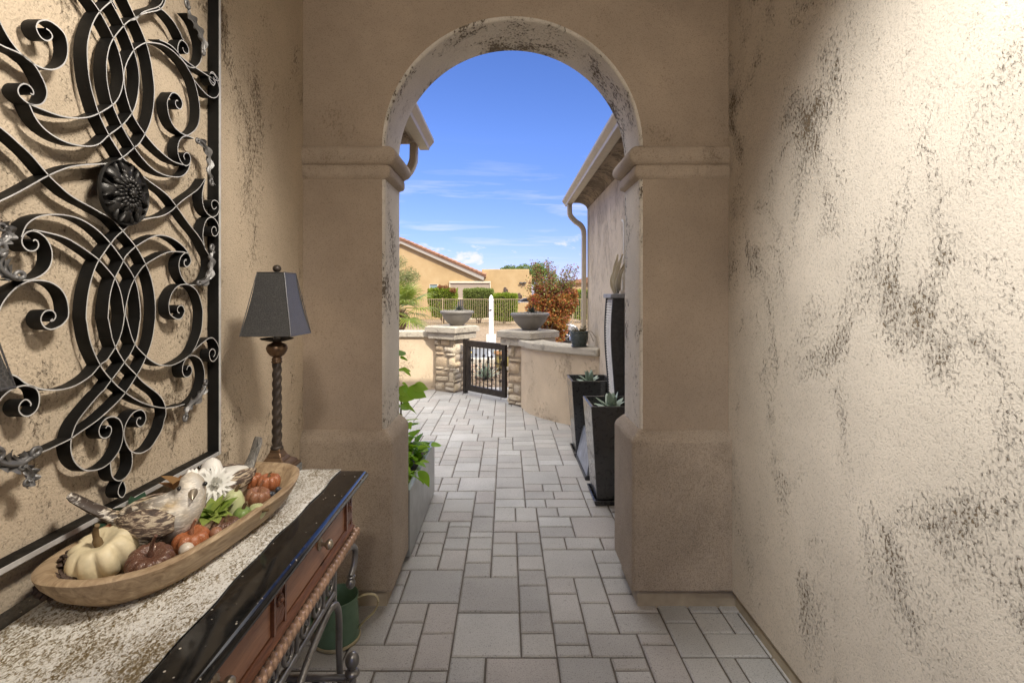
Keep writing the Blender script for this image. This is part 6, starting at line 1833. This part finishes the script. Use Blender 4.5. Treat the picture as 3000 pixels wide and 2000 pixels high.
# ================================================================== sky, sun, camera
sund = Vector((math.sin(R(SUN_AZ))*math.cos(R(SUN_EL)), math.cos(R(SUN_AZ))*math.cos(R(SUN_EL)), math.sin(R(SUN_EL))))
W = bpy.data.worlds.new('World'); S.world = W; W.use_nodes = True
nt = W.node_tree; bg = nt.nodes['Background']
sk = nt.nodes.new('ShaderNodeTexSky'); sk.sky_type = 'NISHITA'; sk.sun_disc = False
sk.sun_elevation = R(SUN_EL); sk.sun_rotation = R(SUN_AZ); sk.altitude = 800; sk.air_density = 1.0; sk.dust_density = .4; sk.ozone_density = 2.2
tc = nt.nodes.new('ShaderNodeTexCoord'); sep = nt.nodes.new('ShaderNodeSeparateXYZ'); nt.links.new(tc.outputs['Generated'], sep.inputs[0])
zc = math_(nt, 'MAXIMUM', sep.outputs['Z'], .02)
el = math_(nt, 'ADD', zc, .05)
cv = nt.nodes.new('ShaderNodeCombineXYZ')
nt.links.new(math_(nt, 'DIVIDE', sep.outputs['X'], el), cv.inputs[0]); nt.links.new(math_(nt, 'DIVIDE', sep.outputs['Y'], el), cv.inputs[1])
mp = nt.nodes.new('ShaderNodeMapping'); mp.inputs['Scale'].default_value = (.55,1.25,1); mp.inputs['Location'].default_value = (CLX,CLY,0); mp.inputs['Rotation'].default_value = (0,0,R(8)); nt.links.new(cv.outputs[0], mp.inputs['Vector'])
wisp = ramp(nt, noise(nt, mp.outputs['Vector'], 1.25, 6, .60, .4), [(.53,0.0),(.72,1.0)])
band = math_(nt, 'MULTIPLY', ramp(nt, zc, [(.05,0.0),(.12,1.0)]), ramp(nt, zc, [(.20,1.0),(.30,0.0)]))
# low cumulus near the skyline, in angular coordinates
cu = nt.nodes.new('ShaderNodeMapping'); cu.inputs['Scale'].default_value = (9,9,22); nt.links.new(tc.outputs['Generated'], cu.inputs['Vector'])
cum = ramp(nt, noise(nt, cu.outputs['Vector'], 1.3, 6, .58, .2), [(.565,0.0),(.63,1.0)])
cband = math_(nt, 'MULTIPLY', ramp(nt, zc, [(.0,1.0),(.09,1.0)]), ramp(nt, zc, [(.09,1.0),(.135,0.0)]))
hi = noise(nt, cu.outputs['Vector'], .35, 5, .6, .3)
deck = ramp(nt, math_(nt, 'ADD', sep.outputs['Z'], math_(nt, 'MULTIPLY', math_(nt, 'SUBTRACT', hi, .5), .22)), [(.545, 0.0), (.66, 1.0)])  # bright cloud deck above the view, added to light the shaded courtyard
cl = math_(nt, 'MAXIMUM', math_(nt, 'MULTIPLY', wisp, math_(nt,'MULTIPLY',band,.48)), math_(nt, 'MULTIPLY', cum, math_(nt,'MULTIPLY',cband,.85)))
hsv = nt.nodes.new('ShaderNodeHueSaturation'); hsv.inputs['Saturation'].default_value = SKY_SAT; hsv.inputs['Value'].default_value = 1.0
nt.links.new(sk.outputs[0], hsv.inputs['Color'])
tint = mix(nt, 1.0, mix(nt, 1.0, hsv.outputs[0], SKY_TINT, 'MULTIPLY'), ramp(nt, zc, [(0.0, SKY_H), (.30, (1,1,1))]), 'MULTIPLY')
deckc = ramp(nt, hi, [(.3, tuple(x*.75 for x in DECK)), (.7, tuple(DECK))])
nt.links.new(mix(nt, deck, mix(nt, cl, tint, CLOUD), mix(nt, 1.0, deckc, (DECKK,DECKK,DECKK), 'MULTIPLY')), bg.inputs['Color']); bg.inputs['Strength'].default_value = SKY_STR
sl = bpy.data.lights.new('sun', 'SUN'); sl.energy = SUN_E; sl.angle = R(.53); sl.color = (1,.955,.88)
so = bpy.data.objects.new('sun', sl); COL.objects.link(so); so.rotation_euler = sund.to_track_quat('Z','Y').to_euler(); so.location = (3,-6,9)

cam = bpy.data.cameras.new('camera'); co = bpy.data.objects.new('camera', cam); COL.objects.link(co)
cam.sensor_width = 36; cam.lens = F/3000*36; cam.shift_x = .005; cam.shift_y = -.044
co.location = (0,0,H); co.rotation_euler = (R(90),0,0); cam.clip_start = .02; cam.clip_end = 1000
S.camera = co
S.view_settings.view_transform = 'Standard'; S.view_settings.look = 'None'; S.view_settings.gamma = 1; S.view_settings.exposure = EXPO
S.view_settings.use_white_balance = True; S.view_settings.white_balance_temperature = WB; S.view_settings.white_balance_tint = 10
S.cycles.use_denoising = True
try: S.cycles.denoiser = 'OPENIMAGEDENOISE'
except Exception: pass
S.cycles.max_bounces = 8; S.cycles.diffuse_bounces = 5; S.cycles.glossy_bounces = 4; S.cycles.sample_clamp_indirect = 8
